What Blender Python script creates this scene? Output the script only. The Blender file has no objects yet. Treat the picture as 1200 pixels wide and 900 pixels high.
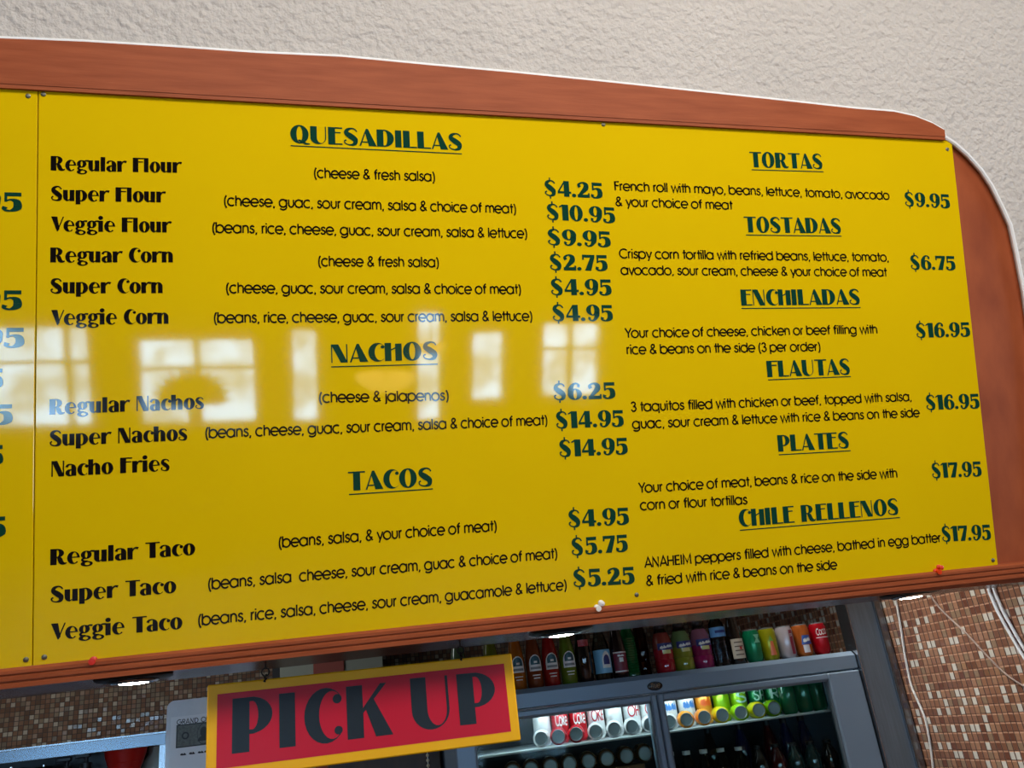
import bpy, math, random
from mathutils import Vector, Matrix
random.seed(7)
PI = math.pi
scene = bpy.context.scene
COL = scene.collection

# ------------------------------------------------------------------ camera
PITCH, YAW, ROLL, FPX, TILT = 0.381689, 0.260366, -0.123557, 968.43, 0.286458
CAM = Vector((0, 0, 1.6))
_f = Vector((math.sin(YAW)*math.cos(PITCH), math.cos(YAW)*math.cos(PITCH), math.sin(PITCH)))
_r = Vector((math.cos(YAW), -math.sin(YAW), 0))
_u = _r.cross(_f)
RIGHT = math.cos(ROLL)*_r + math.sin(ROLL)*_u
UP = -math.sin(ROLL)*_r + math.cos(ROLL)*_u
FWD = _f
cam_data = bpy.data.cameras.new('camera')
cam = bpy.data.objects.new('camera', cam_data)
COL.objects.link(cam)
cam_data.sensor_width = 36
cam_data.lens = FPX/1200*36
cam_data.clip_start = 0.02
cam.matrix_world = Matrix(((RIGHT.x, UP.x, -FWD.x, CAM.x), (RIGHT.y, UP.y, -FWD.y, CAM.y),
                           (RIGHT.z, UP.z, -FWD.z, CAM.z), (0, 0, 0, 1)))
scene.camera = cam

# ------------------------------------------------------------------ world, lights, exposure
scene.view_settings.view_transform = 'Standard'
scene.view_settings.look = 'None'
scene.view_settings.exposure = 0.0
scene.view_settings.gamma = 1.0
scene.view_settings.use_curve_mapping = False
w = bpy.data.worlds.new('world')
scene.world = w
w.use_nodes = True
w.node_tree.nodes['Background'].inputs[0].default_value = (0.80, 0.90, 1.0, 1)
w.node_tree.nodes['Background'].inputs[1].default_value = 0.30

def area(name, loc, target, sx, sy, power, color):
    d = bpy.data.lights.new(name, 'AREA')
    d.shape = 'RECTANGLE'
    d.size, d.size_y, d.energy, d.color = sx, sy, power, color
    o = bpy.data.objects.new(name, d)
    COL.objects.link(o)
    o.location = loc
    o.rotation_euler = (Vector(target)-Vector(loc)).to_track_quat('-Z', 'Y').to_euler()
    return o

area('dining_fill', (0.9, -0.7, 3.75), (0.9, 0.9, 1.5), 3.6, 1.0, 96, (1.0, 0.94, 0.85))  # added overhead fill for board and stucco, no fixture modelled
area('side_daylight', (6.8, 0.3, 2.5), (1.0, 1.8, 2.3), 1.4, 2.2, 60, (0.80, 0.90, 1.0))
area('kitchen_fill', (-1.3, 3.2, 2.62), (-1.3, 3.8, 0.0), 1.6, 0.6, 17, (0.95, 0.97, 1.0))  # added fill hidden behind the header, set towards the left tiles
area('tile_wall_fill', (1.45, 2.62, 2.62), (2.19, 2.62, 1.2), 0.7, 0.5, 4.2, (1.0, 0.95, 0.88)).data.spread = 1.15  # unseen fill added to brighten the right tile wall and post
WINDOW_LIGHT = 21.0

# ------------------------------------------------------------------ pixel rays (the photograph's measurements) onto real planes
def ray(x, y):
    return (RIGHT*((x-600)/FPX) - UP*((y-450)/FPX) + FWD)
def at_y(x, y, Y):
    d = ray(x, y); return CAM + d*((Y-CAM.y)/d.y)
def at_x(x, y, X):
    d = ray(x, y); return CAM + d*((X-CAM.x)/d.x)
ORG = Vector((-0.556953, 1.928794, 1.809387))
EX = Vector((1, 0, 0))
EV = Vector((0, -math.sin(TILT), math.cos(TILT)))
EN = EX.cross(EV)
BOARD = Matrix(((EX.x, EV.x, EN.x, ORG.x), (EX.y, EV.y, EN.y, ORG.y), (EX.z, EV.z, EN.z, ORG.z), (0, 0, 0, 1)))
def uv(x, y):
    d = ray(x, y)
    p = CAM + d*((ORG-CAM).dot(EN)/d.dot(EN)) - ORG
    return (p.dot(EX), p.dot(EV))

# ------------------------------------------------------------------ materials
def lin(c):
    return tuple(((v/255)/12.92 if v/255 <= 0.04045 else ((v/255+0.055)/1.055)**2.4) for v in c)
MATS = {}
def mat(name, rgb, rough=0.5, metal=0.0, var=0.0, scale=20.0, bump=0.0, bscale=60.0, stretch=(1, 1, 1), emit=None, estr=0.0, spec=0.5, coat=0.0, dark=None):
    if name in MATS:
        return MATS[name]
    m = bpy.data.materials.new(name)
    m.use_nodes = True
    nt = m.node_tree
    b = nt.nodes['Principled BSDF']
    c = lin(rgb)
    b.inputs['Base Color'].default_value = (*c, 1)
    b.inputs['Roughness'].default_value = rough
    b.inputs['Metallic'].default_value = metal
    b.inputs['Specular IOR Level'].default_value = spec
    b.inputs['Coat Weight'].default_value = coat
    if emit:
        b.inputs['Emission Color'].default_value = (*lin(emit), 1)
        b.inputs['Emission Strength'].default_value = estr
    if var or bump:
        tc = nt.nodes.new('ShaderNodeTexCoord')
        mp = nt.nodes.new('ShaderNodeMapping')
        mp.inputs['Scale'].default_value = stretch
        nt.links.new(tc.outputs['Object'], mp.inputs['Vector'])
    if var:
        n = nt.nodes.new('ShaderNodeTexNoise')
        n.inputs['Scale'].default_value = scale
        n.inputs['Detail'].default_value = 6
        nt.links.new(mp.outputs[0], n.inputs['Vector'])
        r = nt.nodes.new('ShaderNodeValToRGB')
        d = lin(dark) if dark else tuple(v*(1-var) for v in c)
        r.color_ramp.elements[0].position = 0.3
        r.color_ramp.elements[1].position = 0.68
        r.color_ramp.elements[0].color = (*d, 1)
        r.color_ramp.elements[1].color = (*tuple(min(1, v*(1+var*0.4)) for v in c), 1)
        nt.links.new(n.outputs['Fac'], r.inputs['Fac'])
        nt.links.new(r.outputs['Color'], b.inputs['Base Color'])
    if bump:
        n2 = nt.nodes.new('ShaderNodeTexNoise')
        n2.inputs['Scale'].default_value = bscale
        n2.inputs['Detail'].default_value = 5
        nt.links.new(mp.outputs[0], n2.inputs['Vector'])
        bp = nt.nodes.new('ShaderNodeBump')
        bp.inputs['Strength'].default_value = 1.0
        bp.inputs['Distance'].default_value = bump
        nt.links.new(n2.outputs['Fac'], bp.inputs['Height'])
        nt.links.new(bp.outputs['Normal'], b.inputs['Normal'])
    MATS[name] = m
    return m

def clear(name, tint=(255, 255, 255), gloss=0.12, rough=0.03):
    if name in MATS:
        return MATS[name]
    m = bpy.data.materials.new(name)
    m.use_nodes = True
    nt = m.node_tree
    nt.nodes.remove(nt.nodes['Principled BSDF'])
    t = nt.nodes.new('ShaderNodeBsdfTransparent')
    t.inputs['Color'].default_value = (*lin(tint), 1)
    g = nt.nodes.new('ShaderNodeBsdfGlossy')
    g.inputs['Roughness'].default_value = rough
    fr = nt.nodes.new('ShaderNodeLayerWeight')
    fr.inputs['Blend'].default_value = gloss
    mx = nt.nodes.new('ShaderNodeMixShader')
    nt.links.new(fr.outputs['Fresnel'], mx.inputs['Fac'])
    nt.links.new(t.outputs[0], mx.inputs[1])
    nt.links.new(g.outputs[0], mx.inputs[2])
    nt.links.new(mx.outputs[0], nt.nodes['Material Output'].inputs['Surface'])
    MATS[name] = m
    return m

def tile_mat(name, axes, pitch, cols, grout, gw, rough, pitch2=None, gap_shade=None):
    """square mosaic: cell number -> random colour; narrow grout between cells"""
    m = bpy.data.materials.new(name)
    m.use_nodes = True
    nt = m.node_tree
    N, L = nt.nodes, nt.links
    b = N['Principled BSDF']
    geo = N.new('ShaderNodeTexCoord')
    sep = N.new('ShaderNodeSeparateXYZ')
    L.new(geo.outputs['Object'], sep.inputs[0])
    comb = N.new('ShaderNodeCombineXYZ')
    L.new(sep.outputs[axes[0]], comb.inputs[0])
    L.new(sep.outputs[axes[1]], comb.inputs[1])
    sc = N.new('ShaderNodeVectorMath'); sc.operation = 'MULTIPLY'
    sc.inputs[1].default_value = (1/pitch, 1/(pitch2 or pitch), 1)
    L.new(comb.outputs[0], sc.inputs[0])
    fl = N.new('ShaderNodeVectorMath'); fl.operation = 'FLOOR'
    L.new(sc.outputs[0], fl.inputs[0])
    wn = N.new('ShaderNodeTexWhiteNoise'); wn.noise_dimensions = '2D'
    L.new(fl.outputs[0], wn.inputs['Vector'])
    rp = N.new('ShaderNodeValToRGB')
    rp.color_ramp.interpolation = 'CONSTANT'
    el = rp.color_ramp.elements
    el[0].position = 0.0; el[0].color = (*lin(cols[0][1]), 1)
    el[1].position = cols[1][0]; el[1].color = (*lin(cols[1][1]), 1)
    for p, c in cols[2:]:
        e = el.new(p); e.color = (*lin(c), 1)
    L.new(wn.outputs['Value'], rp.inputs['Fac'])
    fr = N.new('ShaderNodeVectorMath'); fr.operation = 'FRACTION'
    L.new(sc.outputs[0], fr.inputs[0])
    s2 = N.new('ShaderNodeSeparateXYZ')
    L.new(fr.outputs[0], s2.inputs[0])
    def edge(sock, width):
        a = N.new('ShaderNodeMath'); a.operation = 'SUBTRACT'; a.inputs[1].default_value = 0.5
        L.new(sock, a.inputs[0])
        c = N.new('ShaderNodeMath'); c.operation = 'ABSOLUTE'
        L.new(a.outputs[0], c.inputs[0])
        d = N.new('ShaderNodeMapRange')
        d.inputs['From Min'].default_value = 0.5-width
        d.inputs['From Max'].default_value = 0.5-width*0.4
        L.new(c.outputs[0], d.inputs['Value'])
        return d.outputs[0]
    e1, e2 = edge(s2.outputs[0], gw), edge(s2.outputs[1], gw)
    mxm = N.new('ShaderNodeMath'); mxm.operation = 'MAXIMUM'
    L.new(e1, mxm.inputs[0]); L.new(e2, mxm.inputs[1])
    mc = N.new('ShaderNodeMix'); mc.data_type = 'RGBA'
    L.new(mxm.outputs[0], mc.inputs[0])
    L.new(rp.outputs[0], mc.inputs[6])
    mc.inputs[7].default_value = (*lin(grout), 1)
    mc2 = N.new('ShaderNodeMix'); mc2.data_type = 'RGBA'
    L.new(e1, mc2.inputs[0])
    L.new(mc.outputs[2], mc2.inputs[6])
    mc2.inputs[7].default_value = (*lin(gap_shade or grout), 1)  # upright joints can be darker: tile-edge shadow put into the joint colour
    L.new(mc2.outputs[2], b.inputs['Base Color'])
    rr = N.new('ShaderNodeMapRange')
    rr.inputs['To Min'].default_value = rough
    rr.inputs['To Max'].default_value = 0.8
    L.new(mxm.outputs[0], rr.inputs['Value'])
    L.new(rr.outputs[0], b.inputs['Roughness'])
    # each tile sits a little askew
    wn2 = N.new('ShaderNodeTexWhiteNoise'); wn2.noise_dimensions = '2D'
    L.new(fl.outputs[0], wn2.inputs['Vector'])
    inv = N.new('ShaderNodeMath'); inv.operation = 'SUBTRACT'; inv.inputs[0].default_value = 1.0
    L.new(mxm.outputs[0], inv.inputs[1])
    bp = N.new('ShaderNodeBump')
    bp.inputs['Distance'].default_value = 0.0012
    L.new(inv.outputs[0], bp.inputs['Height'])
    tilt = N.new('ShaderNodeVectorMath'); tilt.operation = 'SUBTRACT'
    L.new(wn2.outputs['Color'], tilt.inputs[0])
    tilt.inputs[1].default_value = (0.5, 0.5, 0.5)
    t2 = N.new('ShaderNodeVectorMath'); t2.operation = 'SCALE'; t2.inputs['Scale'].default_value = 0.10
    L.new(tilt.outputs[0], t2.inputs[0])
    ad = N.new('ShaderNodeVectorMath'); ad.operation = 'ADD'
    L.new(bp.outputs[0], ad.inputs[0]); L.new(t2.outputs[0], ad.inputs[1])
    nn = N.new('ShaderNodeVectorMath'); nn.operation = 'NORMALIZE'
    L.new(ad.outputs[0], nn.inputs[0])
    L.new(nn.outputs[0], b.inputs['Normal'])
    return m

# ------------------------------------------------------------------ mesh builder and object helpers
class MB:
    def __init__(self):
        self.v, self.f = [], []
    def add(self, vs, fs, M=None):
        k = len(self.v)
        self.v += [tuple(M @ Vector(p)) if M else tuple(p) for p in vs]
        self.f += [tuple(i+k for i in q) for q in fs]
        return self
    def box(self, x0, x1, y0, y1, z0, z1, M=None, ch=0.0):
        if ch <= 0:
            vs = [(x, y, z) for z in (z0, z1) for y in (y0, y1) for x in (x0, x1)]
            return self.add(vs, [(0, 2, 3, 1), (4, 5, 7, 6), (0, 1, 5, 4), (1, 3, 7, 5), (3, 2, 6, 7), (2, 0, 4, 6)], M)
        # chamfered box: three shrunk quads per axis joined
        vs, idx = [], {}
        for sx in (0, 1):
            for sy in (0, 1):
                for sz in (0, 1):
                    X, Yy, Z = (x0, x1)[sx], (y0, y1)[sy], (z0, z1)[sz]
                    ix, iy, iz = (ch, -ch)[sx], (ch, -ch)[sy], (ch, -ch)[sz]
                    idx[sx, sy, sz, 'x'] = len(vs); vs.append((X, Yy+iy, Z+iz))
                    idx[sx, sy, sz, 'y'] = len(vs); vs.append((X+ix, Yy, Z+iz))
                    idx[sx, sy, sz, 'z'] = len(vs); vs.append((X+ix, Yy+iy, Z))
        fs = []
        g = lambda a, b, c, k: idx[a, b, c, k]
        for s in (0, 1):
            fs.append((g(s,0,0,'x'), g(s,1,0,'x'), g(s,1,1,'x'), g(s,0,1,'x')))
            fs.append((g(0,s,0,'y'), g(1,s,0,'y'), g(1,s,1,'y'), g(0,s,1,'y')))
            fs.append((g(0,0,s,'z'), g(1,0,s,'z'), g(1,1,s,'z'), g(0,1,s,'z')))
        for a in (0, 1):
            for b in (0, 1):
                fs.append((g(a,b,0,'x'), g(a,b,1,'x'), g(a,b,1,'y'), g(a,b,0,'y')))
                fs.append((g(a,0,b,'x'), g(a,1,b,'x'), g(a,1,b,'z'), g(a,0,b,'z')))
                fs.append((g(0,a,b,'y'), g(1,a,b,'y'), g(1,a,b,'z'), g(0,a,b,'z')))
        for a in (0, 1):
            for b in (0, 1):
                for c in (0, 1):
                    fs.append((g(a,b,c,'x'), g(a,b,c,'y'), g(a,b,c,'z')))
        return self.add(vs, fs, M)
    def lathe(self, prof, seg=24, M=None):
        vs, fs = [], []
        for r, z in prof:
            for i in range(seg):
                a = 2*PI*i/seg
                vs.append((r*math.cos(a), r*math.sin(a), z))
        for j in range(len(prof)-1):
            for i in range(seg):
                k = (i+1) % seg
                fs.append((j*seg+i, j*seg+k, (j+1)*seg+k, (j+1)*seg+i))
        if prof[0][0] > 1e-5:
            fs.append(tuple(range(seg-1, -1, -1)))
        if prof[-1][0] > 1e-5:
            n = (len(prof)-1)*seg
            fs.append(tuple(range(n, n+seg)))
        return self.add(vs, fs, M)
    def tube(self, pts, r, seg=10, closed=False, M=None):
        pts = [Vector(p) for p in pts]
        n = len(pts)
        vs, fs = [], []
        nrm = None
        for i, p in enumerate(pts):
            a = pts[(i-1) % n] if (closed or i) else p
            b = pts[(i+1) % n] if (closed or i < n-1) else p
            t = (b-a).normalized()
            if nrm is None:
                nrm = t.orthogonal().normalized()
            nrm = (nrm - t*nrm.dot(t)).normalized()
            bi = t.cross(nrm)
            rr = r[i] if isinstance(r, (list, tuple)) else r
            for k in range(seg):
                q = 2*PI*k/seg
                vs.append(p + nrm*(rr*math.cos(q)) + bi*(rr*math.sin(q)))
        m = n if closed else n-1
        for i in range(m):
            for k in range(seg):
                a0, a1 = i*seg+k, i*seg+(k+1) % seg
                b0, b1 = ((i+1) % n)*seg+k, ((i+1) % n)*seg+(k+1) % seg
                fs.append((a0, a1, b1, b0))
        if not closed:
            fs.append(tuple(range(seg-1, -1, -1)))
            fs.append(tuple(range((n-1)*seg, n*seg)))
        return self.add(vs, fs, M)
    def prism(self, poly, fn, d0, d1):
        """outline poly (2-D) pushed between depths d0 and d1 by fn(a, b, d) -> point"""
        n = len(poly)
        vs = [fn(a, b, d0) for a, b in poly] + [fn(a, b, d1) for a, b in poly]
        fs = [tuple(range(n)), tuple(range(2*n-1, n-1, -1))]
        fs += [(i, (i+1) % n, n+(i+1) % n, n+i) for i in range(n)]
        return self.add(vs, fs)
    def polys(self, polys, fn, step=(0, 0, 0)):
        for i, p in enumerate(polys):
            d = Vector(step)*(i % 9)
            self.add([Vector(fn(x, y))+d for x, y in p], [tuple(range(len(p)))])
        return self
    def build(self, name, m, parent=None, smooth=False):
        me = bpy.data.meshes.new(name)
        me.from_pydata(self.v, [], self.f)
        me.update()
        if smooth:
            me.polygons.foreach_set('use_smooth', [True]*len(me.polygons))
            try:
                me.set_sharp_from_angle(angle=math.radians(40))
            except Exception:
                pass
        me.materials.append(m)
        o = bpy.data.objects.new(name, me)
        COL.objects.link(o)
        if parent is not None:
            o.parent = parent
        return o

def tag(o, label=None, cat=None, group=None, kind=None):
    if label: o['label'] = label
    if cat: o['category'] = cat
    if group: o['group'] = group
    if kind: o['kind'] = kind
    return o
def thing(name, label, cat, loc=(0, 0, 0), group=None, matrix=None):
    o = bpy.data.objects.new(name, None)
    o.empty_display_size = 0.05
    COL.objects.link(o)
    if matrix is not None:
        o.matrix_world = matrix
    else:
        o.location = loc
    return tag(o, label, cat, group)
def copy_tree(o, parent=None):
    c = o.copy()
    COL.objects.link(c)
    if parent is not None:
        c.parent = parent
    for ch in list(o.children):
        copy_tree(ch, c)
    return c
def structure(o, label, cat):
    return tag(o, label, cat, kind='structure')

# ------------------------------------------------------------------ lettering: glyphs drawn as polygons, capital height 1
def rc(x0, y0, x1, y1): return [[(x0, y0), (x1, y0), (x1, y1), (x0, y1)]]
def pg(*p): return [list(p)]
def ring(ox, oy, orx, ory, ix, iy, irx, iry, a0=0, a1=360, n=28):
    out = []
    n = max(6, int(n*abs(a1-a0)/360))
    for k in range(n):
        t0 = math.radians(a0+(a1-a0)*k/n); t1 = math.radians(a0+(a1-a0)*(k+1)/n)
        out.append([(ox+orx*math.cos(t0), oy+ory*math.sin(t0)), (ox+orx*math.cos(t1), oy+ory*math.sin(t1)),
                    (ix+irx*math.cos(t1), iy+iry*math.sin(t1)), (ix+irx*math.cos(t0), iy+iry*math.sin(t0))])
    return out
def pie(cx, cy, rx, ry, a0=0, a1=360, n=20):
    n = max(5, int(n*abs(a1-a0)/360))
    p = [(cx+rx*math.cos(math.radians(a0+(a1-a0)*k/n)), cy+ry*math.sin(math.radians(a0+(a1-a0)*k/n))) for k in range(n+1)]
    return [p[:-1]] if abs(a1-a0) >= 360 else [[(cx, cy)]+p]
def stroke(pts, ws, smooth=0):
    if not isinstance(ws, (list, tuple)): ws = [ws]*len(pts)
    if smooth:
        P, W, n = [], [], len(pts)
        for i in range(n-1):
            a, b, c, d = pts[max(i-1, 0)], pts[i], pts[i+1], pts[min(i+2, n-1)]
            for k in range(smooth):
                t = k/smooth
                q = [0.5*(2*b[j]+(c[j]-a[j])*t+(2*a[j]-5*b[j]+4*c[j]-d[j])*t*t+(3*b[j]-a[j]-3*c[j]+d[j])*t**3) for j in (0, 1)]
                P.append(tuple(q)); W.append(ws[i]+(ws[i+1]-ws[i])*t)
        P.append(pts[-1]); W.append(ws[-1])
        pts, ws = P, W
    L, R = [], []
    for i, p in enumerate(pts):
        a, b = pts[max(i-1, 0)], pts[min(i+1, len(pts)-1)]
        dx, dy = b[0]-a[0], b[1]-a[1]
        l = math.hypot(dx, dy) or 1
        k = ws[i]/2
        if 0 < i < len(pts)-1 and not smooth:
            d1 = math.atan2(p[1]-a[1], p[0]-a[0]); d2 = math.atan2(b[1]-p[1], b[0]-p[0])
            k /= max(0.45, abs(math.cos((d2-d1)/2)))
        L.append((p[0]-dy/l*k, p[1]+dx/l*k)); R.append((p[0]+dy/l*k, p[1]-dx/l*k))
    return [[L[i], L[i+1], R[i+1], R[i]] for i in range(len(pts)-1)]
def arc(cx, cy, rx, ry, a0, a1, n=14):
    n = max(4, int(n*abs(a1-a0)/180))
    return [(cx+rx*math.cos(math.radians(a0+(a1-a0)*k/n)), cy+ry*math.sin(math.radians(a0+(a1-a0)*k/n))) for k in range(n+1)]
def mv(polys, sx=1, sy=1, dx=0, dy=0): return [[(x*sx+dx, y*sy+dy) for x, y in p] for p in polys]

S_SHAPE = stroke([(.70, .80), (.60, .93), (.42, .975), (.20, .88), (.16, .70), (.38, .52), (.60, .33), (.58, .10), (.34, .025), (.10, .10), (.05, .24), (.15, .30)],
                 [.07, .07, .09, .19, .26, .33, .30, .20, .08, .065, .07, .09], 5)
D = {
 'A': (pg((.37, 1), (.47, 1), (.92, 0), (.50, 0), (.31, .78)) + pg((0, 0), (.09, 0), (.41, .97), (.35, .97)) + rc(.13, .19, .58, .26), .93),
 'C': (ring(.46, .5, .46, .52, .60, .5, .28, .45, 48, 312) + pie(.72, .79, .10, .09), .82),
 'D': (rc(0, 0, .36, 1) + ring(.38, .5, .54, .5, .43, .5, .13, .42, -90, 90) + rc(.30, .92, .46, 1) + rc(.30, 0, .46, .08), .98),
 'E': (rc(0, 0, .37, 1) + rc(.3, .92, .74, 1) + rc(.3, .66, .66, .73) + rc(.3, 0, .74, .08), .80),
 'F': (rc(0, 0, .37, 1) + rc(.3, .92, .78, 1) + rc(.3, .68, .72, .75), .80),
 'H': (rc(0, 0, .33, 1) + pg((.3, .56), (.3, .64), (.60, .78), (.60, .70)) + rc(.53, 0, .86, .95), .92),
 'I': (rc(0, 0, .34, 1), .43),
 'K': (rc(0, 0, .36, 1) + pg((.34, .44), (.34, .54), (.76, 1), (.90, 1)) + pg((.40, .58), (.60, .72), (1.0, 0), (.62, 0)), 1.02),
 'L': (rc(0, 0, .36, 1) + rc(.3, 0, .74, .08), .77),
 'N': (rc(0, 0, .06, 1) + pg((0, 1), (.36, 1), (.80, 0), (.46, 0)) + rc(.74, 0, .80, 1.0), .90),
 'O': (ring(.47, .5, .47, .53, .47, .5, .15, .45), 1.0),
 'P': (rc(0, 0, .36, 1) + ring(.38, .66, .46, .34, .42, .66, .12, .26, -90, 90) + rc(.30, .92, .46, 1) + rc(.30, .32, .46, .40), .88),
 'Q': (ring(.47, .5, .47, .53, .47, .5, .15, .45) + stroke([(.40, .16), (.58, .10), (.78, -.02), (1.0, -.03)], [.08, .14, .12, .04], 3), 1.02),
 'R': (rc(0, 0, .36, 1) + ring(.38, .72, .42, .28, .42, .72, .10, .21, -90, 90) + rc(.30, .92, .46, 1) + rc(.30, .44, .46, .51) +
       stroke([(.44, .47), (.56, .34), (.66, .13), (.84, .05), (.97, .10)], [.10, .26, .26, .12, .05], 4), 1.0),
 'S': (S_SHAPE, .82),
 'T': (rc(.26, 0, .62, 1) + rc(0, .92, .88, 1), .88),
 'U': (rc(0, .34, .34, 1) + rc(.76, .34, .82, 1) + ring(.41, .36, .41, .38, .55, .36, .21, .31, 180, 360), .92),
 'V': (pg((0, 1), (.40, 1), (.55, .16), (.42, 0), (.38, 0)) + pg((.38, 0), (.46, 0), (.86, 1), (.78, 1)), .84),
 'a': (rc(.38, 0, .68, .46) + pie(.38, .46, .30, .30, 0, 90) + stroke([(.06, .56), (.12, .68), (.26, .735), (.40, .73)], [.16, .12, .08, .07], 3) +
       ring(.28, .20, .28, .225, .34, .20, .10, .15) + stroke([(.28, .395), (.42, .40)], .06), .76),
 'c': (ring(.37, .37, .37, .395, .47, .37, .20, .33, 45, 315) + pie(.60, .58, .10, .10), .70),
 'e': (ring(.37, .37, .37, .395, .44, .37, .17, .33, 0, 316) + rc(.24, .37, .74, .435), .80),
 'g': (ring(.33, .50, .32, .26, .33, .50, .09, .20) + ring(.36, -.06, .36, .17, .40, -.06, .17, .10) + stroke([(.52, .66), (.64, .72), (.82, .71)], [.08, .1, .12], 3) +
       stroke([(.20, .30), (.08, .20), (.18, .10), (.40, .09)], [.10, .13, .12, .10], 3), .80),
 'h': (rc(0, 0, .30, 1) + rc(.47, 0, .77, .46) + pie(.47, .46, .30, .30, 0, 90) + stroke([(.28, .56), (.38, .69), (.50, .73)], .08), .86),
 'i': (rc(0, 0, .30, .75) + pie(.15, .95, .155, .14), .40),
 'l': (rc(0, 0, .30, 1), .40),
 'n': (rc(0, 0, .30, .75) + rc(.47, 0, .77, .46) + pie(.47, .46, .30, .30, 0, 90) + stroke([(.28, .56), (.38, .69), (.50, .73)], .08), .86),
 'o': (ring(.38, .37, .38, .395, .38, .37, .11, .33), .80),
 'p': (rc(0, -.22, .30, .75) + ring(.34, .37, .44, .395, .38, .37, .11, .32, -90, 90) + rc(.26, .69, .42, .765) + rc(.26, -.025, .42, .05), .84),
 'r': (rc(0, 0, .30, .75) + stroke([(.28, .50), (.38, .66), (.52, .72), (.66, .68)], [.08, .09, .12, .16], 3), .68),
 's': (mv(S_SHAPE, .78, .77), .66),
 'u': (rc(0, .28, .30, .75) + pie(.30, .28, .30, .30, 180, 270) + pg((.28, -.015), (.28, .06), (.48, .16), (.48, .08)) + rc(.46, 0, .76, .75), .86),
 '0': (ring(.40, .5, .40, .52, .40, .5, .12, .44), .86),
 '1': (rc(.12, 0, .48, 1) + pg((.12, 1), (.12, .88), (-.06, .80), (-.06, .88)), .58),
 '2': (stroke([(.17, .66), (.10, .82), (.34, .955), (.56, .84), (.56, .62), (.34, .36), (.10, .12)], [.20, .14, .09, .26, .32, .22, .12], 5) + rc(.02, 0, .78, .20) + rc(.70, .16, .78, .30), .86),
 '4': (rc(.40, 0, .72, 1) + pg((.40, 1), (.50, 1), (.12, .33), (0, .33)) + rc(0, .20, .84, .34), .90),
 '5': (rc(.12, .80, .74, 1) + rc(.12, .50, .20, .98) + stroke([(.16, .55), (.36, .615), (.58, .50), (.60, .20), (.34, .025), (.10, .10), (.14, .24)], [.06, .09, .28, .32, .09, .12, .20], 5), .84),
 '6': (ring(.41, .32, .41, .345, .43, .32, .12, .28) + stroke([(.16, .40), (.18, .66), (.34, .92), (.54, .975), (.66, .86), (.62, .76)], [.30, .28, .14, .08, .12, .16], 4), .86),
 '7': (rc(0, .82, .76, 1) + rc(0, .68, .08, .86) + pg((.50, .84), (.76, .84), (.52, 0), (.14, 0)), .80),
 '9': (mv(ring(.41, .32, .41, .345, .43, .32, .12, .28) + stroke([(.16, .40), (.18, .66), (.34, .92), (.54, .975), (.66, .86), (.62, .76)], [.30, .28, .14, .08, .12, .16], 4), -1, -1, .82, 1), .86),
 '$': (mv(S_SHAPE, .92, 1, 0, 0) + rc(.31, -.17, .37, .06) + rc(.31, .94, .37, 1.17), .84),
 '.': (pie(.13, .11, .125, .115), .36), ' ': ([], .42),
}
SW = .155
def sk(*paths): return sum([stroke(p, SW) for p in paths], [])
_o = arc(.37, .37, .37, .37, 0, 360, 12)
_nar = [(.06, .38)]+arc(.31, .44, .25, .28, 180, 0, 10)+[(.56, 0)]
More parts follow.
